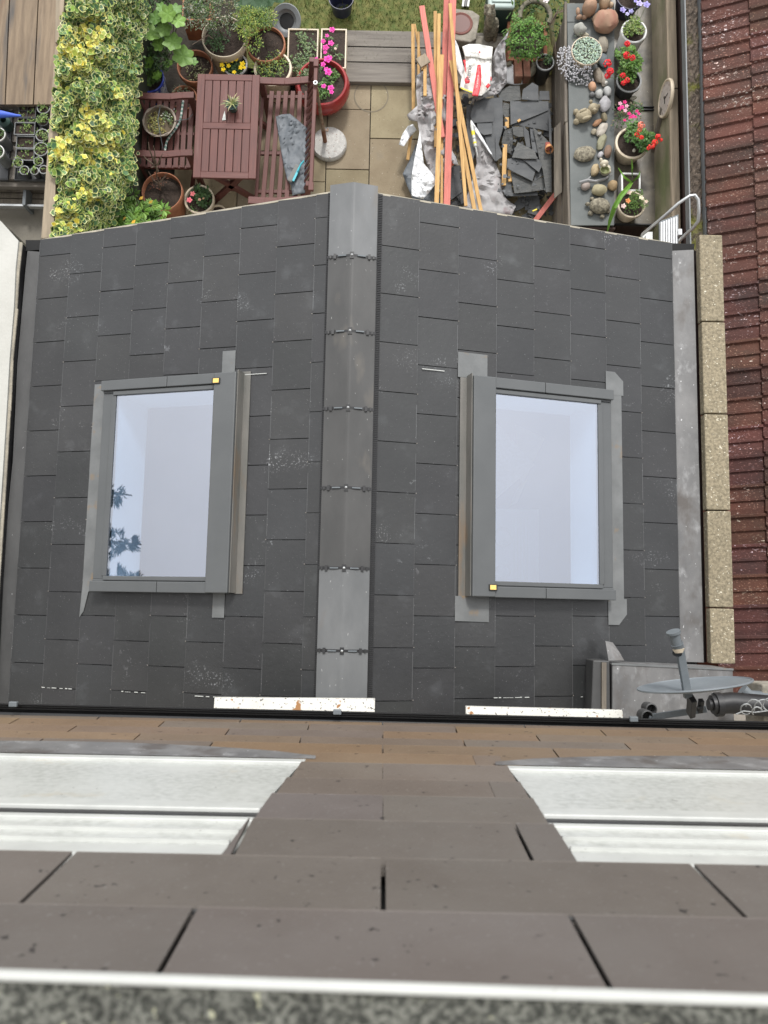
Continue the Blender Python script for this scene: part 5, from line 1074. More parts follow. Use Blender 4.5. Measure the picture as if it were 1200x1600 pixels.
for i in range(110):
    x, y = U(778, 862), U(185, 335)
    p = P(x, y, U(.26, .36) if y < 300 else U(.1, .2)); r_ = U(.008, .035); n = random.randint(3, 5); a0 = U(0, 6); k = U(.6, 1.7); s.col = (k, k, k); tx_, ty_ = U(-.5, .5), U(-.5, .5)
    rs = [r_ * U(.5, 1) for _ in range(n)]; s.prism([p + Vector((rs[j] * math.cos(a0 + 6.28 * j / n), rs[j] * math.sin(a0 + 6.28 * j / n), rs[j] * (tx_ * math.cos(a0 + 6.28 * j / n) + ty_ * math.sin(a0 + 6.28 * j / n)))) for j in range(n)], .005)
o = s.build('slate_rubble', slm); o['kind'] = 'stuff'; pr(o, label='small dark slate chips filling the gaps of the waste heap', cat='rubble')
s = MB(); p = P(835, 329, .2); s.bar(P(832, 330, .2), P(839, 327, .2), .012, .012); s.build('yellow_peg', m_byel, label='small bright yellow plastic peg near the roof edge', cat='peg')
fp = thing('stacked_clay_pots', 'two small clay pots nested on their side beside the timber shed', 'clay pots', P3(856, 225, .35))
s = MB(); m = Euler((R(62), R(6), 0)).to_matrix(); s.lathe([(0, 0), (.028, 0), (.037, .05), (.041, .052), (.041, .066), (.035, .066), (.03, .02), (0, .018)], P(857, 228, .38), 22, m); s.build('outer_pot', m_orange, fp, smooth=True)
s = MB(); s.lathe([(0, 0), (.022, 0), (.026, .07), (0, .07)], P(856, 222, .40), 20, Euler((R(120), R(-6), 0)).to_matrix()); s.build('inner_pot', m_pink, fp, smooth=True)
for i, (x, y, w2, lb) in enumerate(((809, 103, 12, 'left red brick of the pair at the top of the heap'), (822, 103, 11, 'right red brick of the pair, mossier, beside the ring stone'))):
    s = MB(); k = 1 - .25 * i; s.col = (k, k * 1.1, k); p = P(x, y + 9, .27); s.box(p, (w2 * .0062, .20, .10), (R(-8), 0, R(2))); s.build('brick', M('old brick', (.27, .10, .07), (.17, .08, .055), 16, .9, bump=.4, patch=((.20, .15, .06), 7, .55, .7)), label=lb, cat='brick', group='red bricks', bevel=.004)
s = MB(); c = P(815, 103, .22); pts = [c + Vector((.125 * math.cos(R(a)), .125 * math.sin(R(a)), 0)) for a in range(-60, 200, 13)]; s.tube(pts, [.03 + .006 * ((i % 2)) for i in range(len(pts))], 10); s.build('edging_stone', m_scal, smooth=True, label='rope patterned curved edging stone curling around the red bricks', cat='edging stone')
s = MB(); c = P(836, 25, .45); pts = [c + Vector((.15 * math.cos(R(a)), .16 * math.sin(R(a)), 0)) for a in range(-30, 200, 13)]; s.tube(pts, .024, 10); s.build('stone_arch', m_scal, smooth=True, label='plain curved stone ring standing behind the herb bush', cat='garden ornament')
# birdbath, cat statue, storage box, striped sticks
bb = thing('birdbath', 'rough square concrete birdbath with a round red brown water bowl', 'birdbath', P3(728, 40, 0))
s = MB(); s.prism([P(704, 12, .30), P(738, 16, .30), P(750, 24, .30), P(744, 60, .30), P(735, 66, .30), P(700, 60, .30)], .10); s.build('slab', m_conc, bb, bevel=.012)
s = MB(); c = P(720, 36, .31); s.lathe([(.0, .001), (.085, .001), (.10, .006), (.112, .012), (.12, .008), (.125, -.01)], (c.x, c.y, .298), 36); s.build('bowl', plainmat('red brown bowl', (.17, .06, .045), .5), bb, smooth=True)
s = MB(); s.lathe([(0, .0), (.094, .0)], (c.x, c.y, .304), 30); s.build('water', plainmat('murky water', (.13, .055, .045), .55), bb)
s = MB(); s.box((c.x + .03, c.y - .02, .10), (.16, .16, .2)); s.build('pedestal', m_conc, bb, bevel=.01)
s = MB(); s.prism([P(740, 55, .16), P(800, 56, .16), P(803, 72, .16), P(738, 76, .16)], .14); s.build('stone_ledge', m_conc, label='low mossy stone ledge under the cat statue', cat='stone ledge', bevel=.012)
ca = thing('cat_statue', 'weathered stone statue of a sitting cat with pricked ears', 'statue', P3(766, 54, .16))
a, b = P(768, 54, .16), P(764, 12, .70); s = MB(); s.blob(a.lerp(b, .22), (.075, .075, .16), 3, .1); s.blob(a.lerp(b, .55), (.05, .052, .15), 4, .1); s.blob(a.lerp(b, .9), (.052, .055, .05), 5, .1); s.blob(a.lerp(b, .96) + Vector((.0, -.045, -.01)), (.022, .025, .018), 6, .05); s.build('body', m_carved, ca, smooth=True)
for sx in (-1, 1): s = MB(); q = a.lerp(b, .96) + Vector((sx * .034, 0, .025)); s.lathe([(.02, 0), (.013, .022), (.001, .045)], q, 8, Euler((0, R(sx * 14), 0)).to_matrix()); s.build('ear', m_carved, ca, smooth=True)
for sx in (-1, 1): s = MB(); s.tube([a + Vector((sx * .03, -.065, .0)), a + Vector((sx * .03, -.055, .2))], [.022, .018], 8); s.build('foreleg', m_carved, ca, smooth=True)
sb_ = thing('storage_box', 'sage green lidded plastic storage box at the top edge', 'storage box', P3(785, 0, 0))
s = MB(); a, b = P(762, 14, .42), P(804, -35, .42); s.box(((a.x + b.x) / 2, (a.y + b.y) / 2, .42), (b.x - a.x, b.y - a.y, .05)); s.build('lid', m_green, sb_, bevel=.018)
s = MB(); s.box(((a.x + b.x) / 2, (a.y + b.y) / 2, .450), ((b.x - a.x) * .72, (b.y - a.y) * .7, .014)); s.build('lid_panel', m_green, sb_, bevel=.006)
s = MB(); s.box(((a.x + b.x) / 2, (a.y + b.y) / 2, .20), ((b.x - a.x) * .9, (b.y - a.y) * .9, .40), taper=1.06); s.build('box_body', m_dkgreen, sb_, bevel=.01)
for x, mt, lb in ((724, m_white, 'left white stake lying on the grass above the birdbath'), (728, m_black, 'black stake lying between two white ones on the grass'), (732, m_white, 'right white stake lying on the grass above the birdbath')):
    s = MB(); s.bar(P(x + 2, -12, .06), P(x - 1, 11, .06), .022, .02); s.build('stake', mt, label=lb, cat='stake', bevel=.002)
# herb planter
hp = rimtray('herb_planter', 'square terracotta planter overflowing with a dense green herb bush', 793, 35, 855, 94, .26, .24, m_terr, cat='potted plant', soil=m_soil, lw=.035, seed=130)
s = MB(); random.seed(131); c = P(822, 56, .48)
for i in range(1500):
    zz_ = U(-.2, 1); aa_ = U(0, 6.283); d = Vector((math.cos(aa_) * math.sqrt(1 - zz_ ** 2), math.sin(aa_) * math.sqrt(1 - zz_ ** 2), zz_)); rr = U(.8, 1) * (1 + .55 * NZ.noise(d * 3.2)); p = c + Vector((d.x * .185 * rr, d.y * .19 * rr, d.z * .17 * rr - .05)); leaf(s, p, (d + dirv(0) * .5).normalized(), U(.022, .034), U(.014, .02), random.choice([(.10, .22, .03), (.07, .16, .025), (.14, .27, .05)]), nrm=(d + Vector((0, 0, .8))))
s.build('foliage', m_leaf, hp)
potted('round dark plastic pot of small leaves against the shed wall', 852, 97, .30, 15, .28, m_pgrey, lip=.12, rimmat=m_rimgrey, seed=132, plants=[(.2, .3, .03, .6, 130, .025, DK)])
s = MB(); random.seed(133)
for i in range(500): x = U(800, 880); y = U(-40, 18 if x < 850 else 60); leaf(s, P(x, y, U(.2, .5)), dirv(.2), U(.03, .07), U(.012, .03), random.choice(DK + [(.10, .19, .04)]))
for x, y in ((790, 30), (795, 26), (800, 38)): leaf(s, P(x, y, .5), dirv(.3), .05, .03, (.14, .22, .08))
bloom(s, P(853, 1, .6), .035, (.85, .75, .78)); bp_ = s.build('border_plants', m_leaf, label='dark mixed border plants behind the stone ring at the top edge', cat='plants')
bp_['kind'] = 'stuff'
s = MB()
for k in range(4): s.tube([P(862 + k * 3, 70 + 10 * k, .3), P(858 + 2 * k, 40, .45), P(868 + k * 2, 22 - 4 * k, .5), P(880, 18, .5)], .004, 5)
s.build('wire_coil', m_twig, smooth=True, label='thin curved canes beside the shed roof corner', cat='canes')
# ------------------------------------------------------------------ felt roofed store on the right with its stones and animals
ZS = .75
st = thing('garden_store', 'low timber garden store with a grey felt roof carrying stones and stone animals', 'garden store', P3(925, 180, 0))
s = MB(); s.prism([P(886, 5, ZS), P(960, 5, ZS), P(960, 352, ZS), (P(892, 352, ZS))], .02); s.build('felt_roof', m_felt, st, bevel=.004)
s = MB(); s.prism([P(887, 34, ZS + .006), P(958, 32, ZS + .006), P(958, 30.5, ZS + .006), P(887, 32.5, ZS + .006)], .004); s.build('felt_seam', m_felt, st)
for pa, pb in (((884, 2), (884, 190)), ((885.5, 191), (890, 354))):
    s = MB(); a, b = P(*pa, ZS - .005), P(*pb, ZS - .005); s.bar(a + Vector((-.0, 0, -.03)), b + Vector((-.0, 0, -.03)), .022, .06); s.build('roof_edge', m_shed, st, bevel=.003)
s = MB(); s.col = (1, 1, 1); a, b = P(888, 8, ZS), P(892, 350, ZS)
for i in range(6): k = U(.8, 1.15); s.col = (k, k, k); s.box((a.x + .0 - .008 * (i % 2), (a.y + b.y) / 2, .06 + .12 * i), (.018, a.y - b.y, .116))
s.build('side_boards', m_shed, st)
s = MB(); s.box(((P(890, 350, ZS).x + 2.05) / 2, P(890, 352, ZS).y + .0, .36), (.45, .018, .70)); s.build('end_board', m_dkwood, st)
for py in (20, 190, 345): s = MB(); p = P(889, py, .6); s.box((p.x + .01, p.y, .35), (.05, .05, .7)); s.build('post', m_shed, st)
s = MB(); s.prism([P(866, 200, .55), P(876, 190, .62), P(878, 300, .55), P(866, 310, .5)], .015); s.build('leaning_board', m_shed, label='loose dark board leaning on the side of the garden store', cat='board')
sh = thing('flower_shelf', 'dark timber shelf along the fence bearing the two wet plant trays', 'shelf', P3(995, 180, 0))
s = MB(); s.prism([P(958, -30, .60), P(1036, -30, .60), P(1036, 352, .60), P(960, 352, .60)], .04); s.build('shelf_board', m_dkwood, sh)
for y in (0, 170, 340): s = MB(); p = P(996, y, .5); s.box((p.x, p.y, .28), (.3, .05, .56)); s.build('support', m_dkwood, sh)
rimtray('plant_tray', 'long wet black plastic tray under the white pot and red geraniums', 956, -40, 1031, 166, .66, .045, m_black, soil=m_tray, lw=.012, seed=140)
rimtray('plant_tray', 'shorter wet black plastic tray under the cream pots by the ladder', 956, 170, 1030, 350, .66, .045, m_black, soil=m_tray, lw=.012, seed=141)
for k in range(2):
    pass
PU = (.42, .38, .75)
potted('tall white cylindrical pot with purple white petunias', 991, 48, .98, 22, .34, m_pwhite, taper=.82, lip=.16, seed=142, fill=.10, plants=[(-.1, .1, .05, .62, 330, .026, [(.20, .28, .06), (.14, .22, .05), (.28, .33, .12)], .6)],
    flowers=[(973, 16, 1.08, 6, PU), (986, 18, 1.05, 5, (.5, .48, .8)), (999, 6, 1.12, 6.5, (.55, .5, .82)), (1010, 8, 1.12, 7, PU), (993, 2, 1.12, 4, PU), (980, 22, 1.05, 4, (.6, .58, .85))])
potted('dark blue black pot of bare soil at the top edge behind the white pot', 985, -6, .86, 24, .2, m_navy, lip=.08, seed=143, plants=[(.3, 0, .05, .6, 100, .03, DK)])
RD = (.72, .008, .015)
potted('grey rimmed pot of scarlet geraniums', 983, 126, .82, 21, .17, m_pgrey, lip=.12, rimmat=m_rimgrey, seed=144, fill=.2, plants=[(-.35, .9, .16, .8, 420, .036, [(.11, .22, .04), (.08, .17, .03), (.15, .26, .06)], .9), (-.3, .1, .1, .6, 200, .03, [(.11, .22, .04), (.08, .17, .03)], .9)],
    flowers=[(980, 69, 1.12, 6, RD, 'pom'), (979, 87, 1.12, 7, RD, 'pom'), (988, 91, 1.12, 6, RD, 'pom'), (949, 100, 1.08, 8, RD, 'pom'), (953, 112, 1.08, 7, RD, 'pom'), (949, 119, 1.05, 6, RD, 'pom'), (973, 119, 1.02, 6, RD, 'pom'), (980, 126, 1.02, 5.5, RD, 'pom'), (974, 130, 1.02, 5, RD, 'pom')])
PK = (.75, .03, .22)
t = thing('bedding_plant', 'bushy plant with magenta and white flowers between geraniums and salvia', 'plant', P3(982, 180, .64))
s = MB(); random.seed(145); bush(s, P(980, 182, .76), (.12, .11, .08), 320, .026, [(.10, .18, .07), (.07, .13, .05), (.22, .18, .1)], asp=.5); s.build('foliage', m_leaf, t)
s = MB()
for x, y, r_ in ((969, 162, 4), (976, 160, 4), (972, 168, 4.5), (968, 170, 4), (979, 166, 4), (977, 173, 4), (983, 178, 4), (989, 182, 4), (985, 184, 4), (995, 174, 3.5), (998, 178, 3), (976, 188, 3), (993, 183, 3)): bloom(s, P(x, y, .93), r_ * scl(.93), random.choice([PK, (.8, .05, .3), PK, (.8, .45, .55)]))
s.build('flowers', m_pet, t)
SA = (.80, .03, .02)
potted('wide cream rimmed pot of scarlet and coral salvia', 988, 223, .86, 28, .20, m_cream, lip=.14, seed=146, fill=.15, plants=[(.0, .45, .08, .55, 220, .04, [(.07, .16, .03), (.10, .20, .04)], .7), (.75, -.25, .10, .5, 170, .045, [(.06, .14, .03), (.09, .18, .04)], .8)],
    flowers=[(1002, 196, 1.1, 7, (.85, .22, .14), 'pom'), (999, 203, 1.08, 5, (.85, .2, .12), 'pom'), (995, 211, 1.05, 5, SA, 'pom'), (1002, 215, 1.05, 4.5, SA, 'pom'), (1018, 229, 1.1, 6, SA, 'pom'), (1023, 223, 1.1, 6, SA, 'pom'), (1028, 214, 1.12, 5.5, SA, 'pom'), (1033, 219, 1.1, 3.5, SA, 'pom'), (1013, 232, 1.08, 4, SA, 'pom')])
t = rimtray('plant_pot', 'square white pot with one long strap leaved bulb flopping over the edge', 971, 270, 1001, 298, .78, .12, m_pwhite, cat='potted plant', soil=m_soil, lw=.016, seed=147)
s = MB(); G_ = (.12, .25, .03)
def strap(pts, w_):
    P_ = [P(*p) for p in pts]; n = len(P_); v = []; 
    for i, p in enumerate(P_):
        tdir = (P_[min(i + 1, n - 1)] - P_[max(i - 1, 0)]).normalized(); q = tdir.cross(Vector((0, 0, 1))).normalized(); w2 = w_ * math.sin(math.pi * (.12 + .86 * i / (n - 1))) ** .6
        v += [p - q * w2, p - Vector((0, 0, w2 * .5)), p + q * w2]
    f = [(3 * i + k, 3 * i + k + 1, 3 * i + 4 + k, 3 * i + 3 + k) for i in range(n - 1) for k in (0, 1)]; kk = U(.8, 1.2); s.col = tuple(x * kk for x in G_); s.add(v, f)
strap([(988, 284, .8), (982, 292, 1.0), (970, 306, 1.02), (960, 324, .98), (953, 345, .86), (949, 362, .78)], .022)
strap([(988, 284, .8), (988, 265, 1.05), (987, 248, 1.1)], .018); strap([(987, 284, .8), (975, 276, .95), (966, 262, .95)], .012); strap([(988, 284, .8), (998, 276, .9), (1000, 268, .9)], .012); strap([(987, 285, .8), (978, 280, .9), (974, 276, .9)], .012)
s.build('strap_leaves', m_leaf, t, smooth=True)
CH = (.85, .68, .55)
potted('round cream pot of small peach and orange blooms nearest the roof', 987, 319, .84, 23, .18, m_cream, lip=.12, seed=148, fill=.12, plants=[(.35, .1, .05, .62, 420, .018, [(.09, .17, .03), (.13, .22, .04)], .4), (-.1, -.3, .03, .45, 160, .018, [(.09, .17, .03)], .4)],
    flowers=[(981, 314, .93, 5, (.85, .35, .12)), (974, 322, .93, 5, (.88, .68, .62)), (1002, 309, .94, 4.5, (.88, .82, .6)), (983, 301, .92, 4.5, CH), (1010, 315, .92, 3.5, CH)])
potted('terracotta banded bowl packed with frosted grey green succulent rosettes', 917, 79, .90, 26, .13, m_cream, lip=.07, seed=149, fill=.04, taper=.75, plants=[(0, 0, .0, .82, 60, .014, SG)])
s = MB(); random.seed(150); c = P(917, 79, .905)
for i in range(620):
    a = U(0, 6.28); r_ = math.sqrt(U(0, 1)) * .128; p = c + Vector((r_ * math.cos(a), r_ * math.sin(a), U(-.012, .008)))
    for j in range(5): d = Vector((math.cos(j * 1.256 + a), math.sin(j * 1.256 + a), .7)); leaf(s, p, d, .010, .008, (.42, .52, .42) if random.random() < .75 else (.18, .24, .17), nrm=Vector((0, 0, 1)), fold=-.1)
s.build('succulent_carpet', m_leaf, label='dense carpet of tiny frosted rosettes filling the banded bowl', cat='succulent')
s = MB()
for i in range(330):
    t_ = U(0, 1); a = R(U(150, 292)); r_ = .14 + .11 * t_; p = c + Vector((r_ * math.cos(a), r_ * math.sin(a), -.02 - .12 * t_)); k = U(.6, 1.25); s.col = (.52 * k, .52 * k, .54 * k); s.blob(p, (U(.005, .009),) * 3, nu=6, nv=4)
s.build('trailing_succulent', m_pet, smooth=True, label='silvery beaded succulent trailing from the banded bowl over the roof edge', cat='succulent')
# stones
def rock(name, label, px, py, rx, ry, col1, col2=None, rot=0, h=.5, cat='stone', z0=ZS, amp=.1, mat=None, group='stones on the store roof'):
    k = scl(z0); c = P(px, py, z0 + min(rx, ry) * k * h); s = MB(); s.blob(c, (rx * k, ry * k, min(rx, ry) * k * h + .006), hash(label) % 97 if False else (px * 7 + py) % 97, amp, (0, 0, R(rot)))
    m = mat or M('stone ' + '%.2f %.2f %.2f' % col1, col1, col2 or tuple(x * .72 for x in col1), 22, .8, bump=.2, bsc=50, spots=((min(1, col1[0] * 1.5), min(1, col1[1] * 1.5), min(1, col1[2] * 1.5)), 60, .7))
    return s.build(name, m, smooth=True, label=label, cat=cat, group=group)
rock('boulder', 'large round stone, tan on its right side and red brown on its left', 945, 33, 21, 20, (.38, .27, .18), (.30, .11, .08), 0, .7)
MATS['stone 0.38 0.27 0.18'].node_tree.nodes['Mapping'].inputs['Scale'].default_value = (.22, .06, .2)
rock('pebble', 'round pale grey ball stone above the succulent bowl', 906, 46, 10.5, 10, (.38, .38, .34), None, 0, .9)
rock('pebble', 'small cream twisted stone between the grey ball and the succulent bowl', 913, 54, 8, 3.5, (.55, .50, .38), None, -15, .7)
rock('stone', 'speckled brown grey stone wedged right of the succulent bowl', 942, 70, 9, 15, (.27, .24, .19), None, 10, .7)
rock('stone', 'smooth blue grey stone half hidden by the left geranium bloom', 942, 95, 9, 13, (.13, .15, .16), None, 10, .5)
rock('stone', 'long flaky brown stone below the succulent bowl, broader one', 934, 118, 6, 14, (.27, .23, .18), None, 14, .8, amp=.18)
rock('stone', 'slender ribbed stone touching the long flaky brown one', 942, 124, 4.5, 13, (.33, .29, .24), None, 12, .8, amp=.15)
rock('pebble', 'smooth orange pink pebble above the teddy bear figure', 926, 135, 6.5, 8.5, (.55, .32, .20), None, 10, .7)
rock('pebble', 'small dark grey stone directly above the bear ear', 925, 148, 4.5, 4.5, (.16, .16, .16), None, 0, .8)
rock('pebble', 'light grey pebble, left of the upper pair beside the bear', 936, 147, 6.5, 8, (.42, .42, .40), None, -10, .7)
rock('pebble', 'light grey oval pebble, right of the upper pair beside the bear', 949, 143, 6.5, 9, (.44, .44, .43), None, 10, .7)
rock('stone', 'large pale lilac grey stone touching the bear head', 945, 163, 9.5, 14, (.38, .37, .38), None, -10, .6)
rock('pebble', 'tiny white pebble under the red geranium bloom', 946, 130, 4, 4, (.66, .65, .60), None, 0, .8)
rock('pebble', 'olive brown pebble at the right of the bear tummy', 944, 183, 5, 8, (.22, .19, .12), None, 10, .7)
rock('pebble', 'orange brown finger shaped pebble under the bear', 933, 192, 4.5, 9, (.42, .23, .13), None, -50, .7)
rock('stone', 'white flecked long stone beneath the orange finger pebble', 940, 203, 7, 15, (.46, .42, .36), None, -32, .6, amp=.15)
rock('pebble', 'small beige pebble at the left tip of the white flecked stone', 928, 206, 4.5, 5.5, (.34, .30, .22), None, -30, .7)
rock('stone', 'olive grey elongated stone between the white flecked and brown stones', 940, 222, 6.5, 15, (.27, .26, .17), None, -22, .6, amp=.15)
rock('stone', 'dark reddish brown rounded stone at the tray edge', 950, 237, 6.5, 11, (.20, .13, .09), None, -8, .7)
rock('pebble', 'small lilac pebble beside the tortoise shell shaped stone', 938, 242, 4.5, 6, (.42, .41, .42), None, -35, .6)
rock('stone', 'ribbed bark textured oval stone shaped like a shell', 914, 240, 18, 13, (.28, .25, .20), None, 14, .5, mat=m_carved)
rock('stone', 'tan brown stone propped against the left of the dog figurine', 930, 266, 7, 11, (.42, .33, .20), None, -18, .8)
rock('stone', 'mottled pinkish stone at the left end of the driftwood', 915, 291, 8, 7, (.30, .25, .22), None, 10, .7)
rock('stone', 'chunky sandy square stone below the driftwood', 936, 297, 12, 10, (.36, .32, .20), None, 0, .8)
rock('stone', 'orange brown angular stone at the right end of the driftwood', 957, 290, 8, 9, (.34, .24, .13), None, 0, .8)
rock('shell', 'small cream shell on the tray above the magenta flowered plant', 990, 153, 6, 3.2, (.60, .58, .48), None, 20, .7, z0=.67, cat='shell', group='')
rock('pebble', 'small pale pebble on the soil of the salvia pot', 991, 235, 3, 3, (.60, .58, .48), None, 0, .7, z0=.84, group='')
s = MB(); pts = [P(x, y, ZS + .05) for x, y in ((905, 285), (918, 282), (930, 284), (945, 280), (957, 272))]; s.tube(pts, [.012, .018, .014, .012, .006], 8); s.tube([P(915, 284, ZS + .05), P(923, 276, ZS + .05)], [.01, .005], 6); s.tube([P(930, 284, ZS + .05), P(940, 290, ZS + .03)], [.01, .006], 6)
s.v = [(x + U(-.003, .003), y + U(-.003, .003), z + U(-.003, .003)) for x, y, z in s.v]; s.build('driftwood', plainmat('driftwood', (.24, .24, .24), .9), smooth=True, label='forked grey driftwood lying across the lower stones', cat='driftwood')
def critter(name, label, cat, parts, mat=m_carved):
    t = thing(name, label, cat, P3(parts[0][1], parts[0][2], ZS)); s = MB()
    for i, q in enumerate(parts):
        nm, x, y, z, rx, ry, rz_, rot = q; k = scl(ZS); s = MB(); s.blob(P(x, y, ZS + z), (rx * k, ry * k, rz_), i + 3, .05, (0, 0, R(rot)), nu=14, nv=9); s.build(nm, mat, t, smooth=True)
    return t
critter('bear_figure', 'sandy stone teddy bear figure lying on its back with arms crossed', 'garden ornament', [('body', 912, 181, .045, 14, 11, .055, 15), ('head', 927, 170, .06, 9, 8.5, .05, 0), ('ear', 923, 159, .06, 3.2, 3, .02, 0), ('ear', 935, 166, .05, 3, 3, .02, 0), ('muzzle', 929, 172, .10, 4, 3.4, .02, 0), ('leg', 900, 175, .03, 4.5, 5, .03, 0), ('leg', 901, 190, .03, 5.5, 5, .03, 10), ('arm', 917, 184, .085, 8, 3.2, .02, 18), ('arm', 911, 173, .085, 7, 3, .02, 35)], M('sandy stone', (.38, .33, .23), (.24, .20, .13), 26, .9, bump=.4, bsc=60))
critter('tortoise_figure', 'rough speckled stone tortoise with its head pointing left near the roof edge', 'garden ornament', [('shell', 937, 322, .045, 17, 13, .06, -10), ('head', 918, 319, .03, 4, 3, .02, 0), ('leg', 923, 333, .02, 4.5, 4.5, .02, 0), ('leg', 941, 338, .02, 4, 4, .02, 0), ('leg', 950, 330, .02, 4, 4, .02, 0), ('leg', 925, 311, .02, 3.5, 3.5, .02, 0)])
critter('dog_figure', 'cream pottery dog figurine with a small open basket in front of it', 'garden ornament', [('body', 946, 266, .05, 9, 9, .05, 0), ('head', 944, 256, .10, 7, 6, .04, 0), ('ear', 939, 250, .11, 2.4, 3.6, .02, 15), ('ear', 952, 268, .08, 3, 3, .02, 0), ('muzzle', 944, 259, .14, 3, 2.6, .015, 0)], M('cream pottery', (.58, .53, .42), (.45, .40, .30), 14, .6, bump=.1))
s = MB(); c = P(944, 268, ZS + .10); s.lathe([(.028, 0), (.036, .03), (.033, .03), (.022, .008), (0, .006)], c, 18, sx=1.2); s.build('small_bowl', plainmat('moss green bowl', (.16, .17, .07), .7), smooth=True, label='tiny green bowl held at the dog figurine paws', cat='bowl')
critter('gnome_figure', 'reclining terracotta and brown figure at the top of the store roof', 'garden ornament', [('body', 921, 12, .08, 12, 14, .09, -10), ('head', 922, -6, .12, 12, 8, .06, 0), ('arm', 903, 18, .05, 3.5, 7, .025, 5), ('hand', 905, 27, .04, 5.5, 4, .025, 20), ('foot', 913, 27, .04, 4.5, 4, .025, 0)], M('clay figure', (.42, .25, .16), (.24, .17, .12), 10, .8, bump=.2))
critter('clay_figure', 'pale pink and cream clay figure beside the reclining one at the top edge', 'garden ornament', [('body', 945, 3, .08, 9, 12, .08, 0), ('head', 940, -8, .13, 7, 6, .04, 0), ('arm', 954, 8, .06, 5, 5, .03, 0)], M('pale clay', (.55, .42, .28), (.42, .30, .20), 10, .8, bump=.2))
# wall clock on its bracket
ck = thing('outdoor_clock', 'round cream faced outdoor clock on a timber bracket on the fence', 'clock', P3(1043, 155, .9))
c = P(1043, 154, 1.02); nrm = Vector((-1, .0, .04)).normalized(); q = nrm.to_track_quat('Z', 'Y').to_matrix()
s = MB(); R_ = .160; s.lathe([(0, 0), (R_, 0), (R_ * 1.02, .012), (R_, .028), (R_ * .93, .03), (R_ * .88, .022), (0, .022)], c, 40, q); s.build('case', m_cream, ck, smooth=True)
s = MB(); s.lathe([(0, .0235), (R_ * .86, .0235)], c, 36, q); s.build('dial', M('dial', (.55, .50, .45), (.42, .36, .32), 30, .6, bump=.1), ck)
s = MB(); ex, ey = q.col[0], q.col[1]; s.bar(c + nrm * .027, c + nrm * .027 + ey * .075, .006, .003, nrm); s.bar(c + nrm * .029, c + nrm * .029 + ex * .05, .008, .003, nrm); s.build('hands', m_black, ck)
s = MB(); 
for i in range(12): a = math.pi * i / 6; p = c + nrm * .0255 + (ex * math.cos(a) + ey * math.sin(a)) * R_ * .72; s.bar(p, p + (ex * math.cos(a) + ey * math.sin(a)) * .014, .006, .002, nrm)
s.build('hour_marks', plainmat('brown print', (.25, .17, .13), .6), ck)
s = MB(); s.bar(c - nrm * .003 + Vector((.01, -.0, .0)), (2.47, c.y + .02, c.z + .02), .07, .06); s.bar((2.45, c.y - .04, c.z - .08), (2.45, c.y - .28, c.z - .40), .05, .03, (1, 0, 0)); s.build('bracket', m_shed, ck, bevel=.003)
# aluminium ladder between extension and fence
ld_ = thing('aluminium_ladder', 'folded aluminium step ladder with a loop handle standing beside the extension gable', 'ladder', P3(1040, 370, 0))
s = MB(); hp_ = [P(x, y, z) for x, y, z in ((1004, 366, 1.75), (1015, 357, 1.85), (1040, 336, 1.98), (1060, 318, 2.05), (1078, 306, 2.08), (1086, 305, 2.08), (1091, 312, 2.08), (1092, 330, 2.04), (1091, 345, 2.0), (1084, 355, 1.95), (1072, 366, 1.85), (1062, 376, 1.75))]
s.tube(hp_, .013, 10); s.build('loop_handle', m_galv, ld_, smooth=True)
s = MB(); a, b = P(1030, 376, 1.62), P(1058, 338, 1.62); 
for i in range(7): t_ = (i + .5) / 7; p = P(1031 + 27 * t_, 349 - 10 * t_, 1.66); q_ = P(1031 + 27 * t_, 384 - 2 * t_, 1.66); s.bar(p, q_, .0125, .03)
s.build('tread', M('ribbed aluminium', (.66, .67, .67), (.58, .59, .6), 9, .4, bump=0), ld_)
s = MB(); s.prism([P(1030, 346, 1.645), P(1060, 335, 1.645), P(1060, 384, 1.645), P(1030, 384, 1.645)], .015); s.build('tread_plate', m_lnb, ld_)
for x, y in ((1012, 372), (1063, 362)): s = MB(); p = P(x, y, 1.7); s.box((p.x, p.y, .85), (.03, .05, 1.7)); s.build('stile', m_galv, ld_, bevel=.003)
s = MB(); s.prism([P(1004, 362, 1.66), P(1020, 362, 1.66), P(1020, 378, 1.66), P(1004, 378, 1.66)], .05); s.build('top_cap', m_white, ld_, bevel=.004)
for z in (.3, .6, .9, 1.2): s = MB(); a, b = P(1012, 372, 1.7), P(1063, 366, 1.7); s.box(((a.x + b.x) / 2, a.y, z), (b.x - a.x, .07, .025)); s.build('rung', m_galv, ld_)
# satellite dish and pipes at the lower right
sd_ = thing('satellite_dish', 'grey satellite dish seen edge on, its receiver arm pointing up over the lead box', 'satellite dish', P3(1085, 1100, 3.2))
zc = 3.62; c = P(1086, 1086, zc); a_, b_ = P(1001, 1082, zc), P(1168, 1062, zc); ux = (b_ - a_).normalized(); L2 = (b_ - a_).length / 2; mid = (a_ + b_) / 2
fwd = Vector((-ux.y, ux.x, 0)); fwd = (fwd + Vector((0, 0, -.02))).normalized(); upv = ux.cross(fwd); upv = -upv if upv.z < 0 else upv
s = MB(); nu, nv = 40, 10; rings = []
for side_ in (0, 1):
    for j in range(nv + 1):
        r_ = j / nv
        for i in range(nu):
            a = 2 * math.pi * i / nu; p = mid + ux * (L2 * r_ * math.cos(a)) + upv * (L2 * 1.08 * r_ * math.sin(a)) + fwd * (-.022 + .032 * r_ * r_ - side_ * .006); s.v.append(tuple(p)); s.c.append((1, 1, 1))
K = (nv + 1) * nu
for j in range(nv):
    for i in range(nu): q0 = j * nu + i; q1 = j * nu + (i + 1) % nu; s.f += [(q0, q1, q1 + nu, q0 + nu), (K + q0, K + q0 + nu, K + q1 + nu, K + q1)]
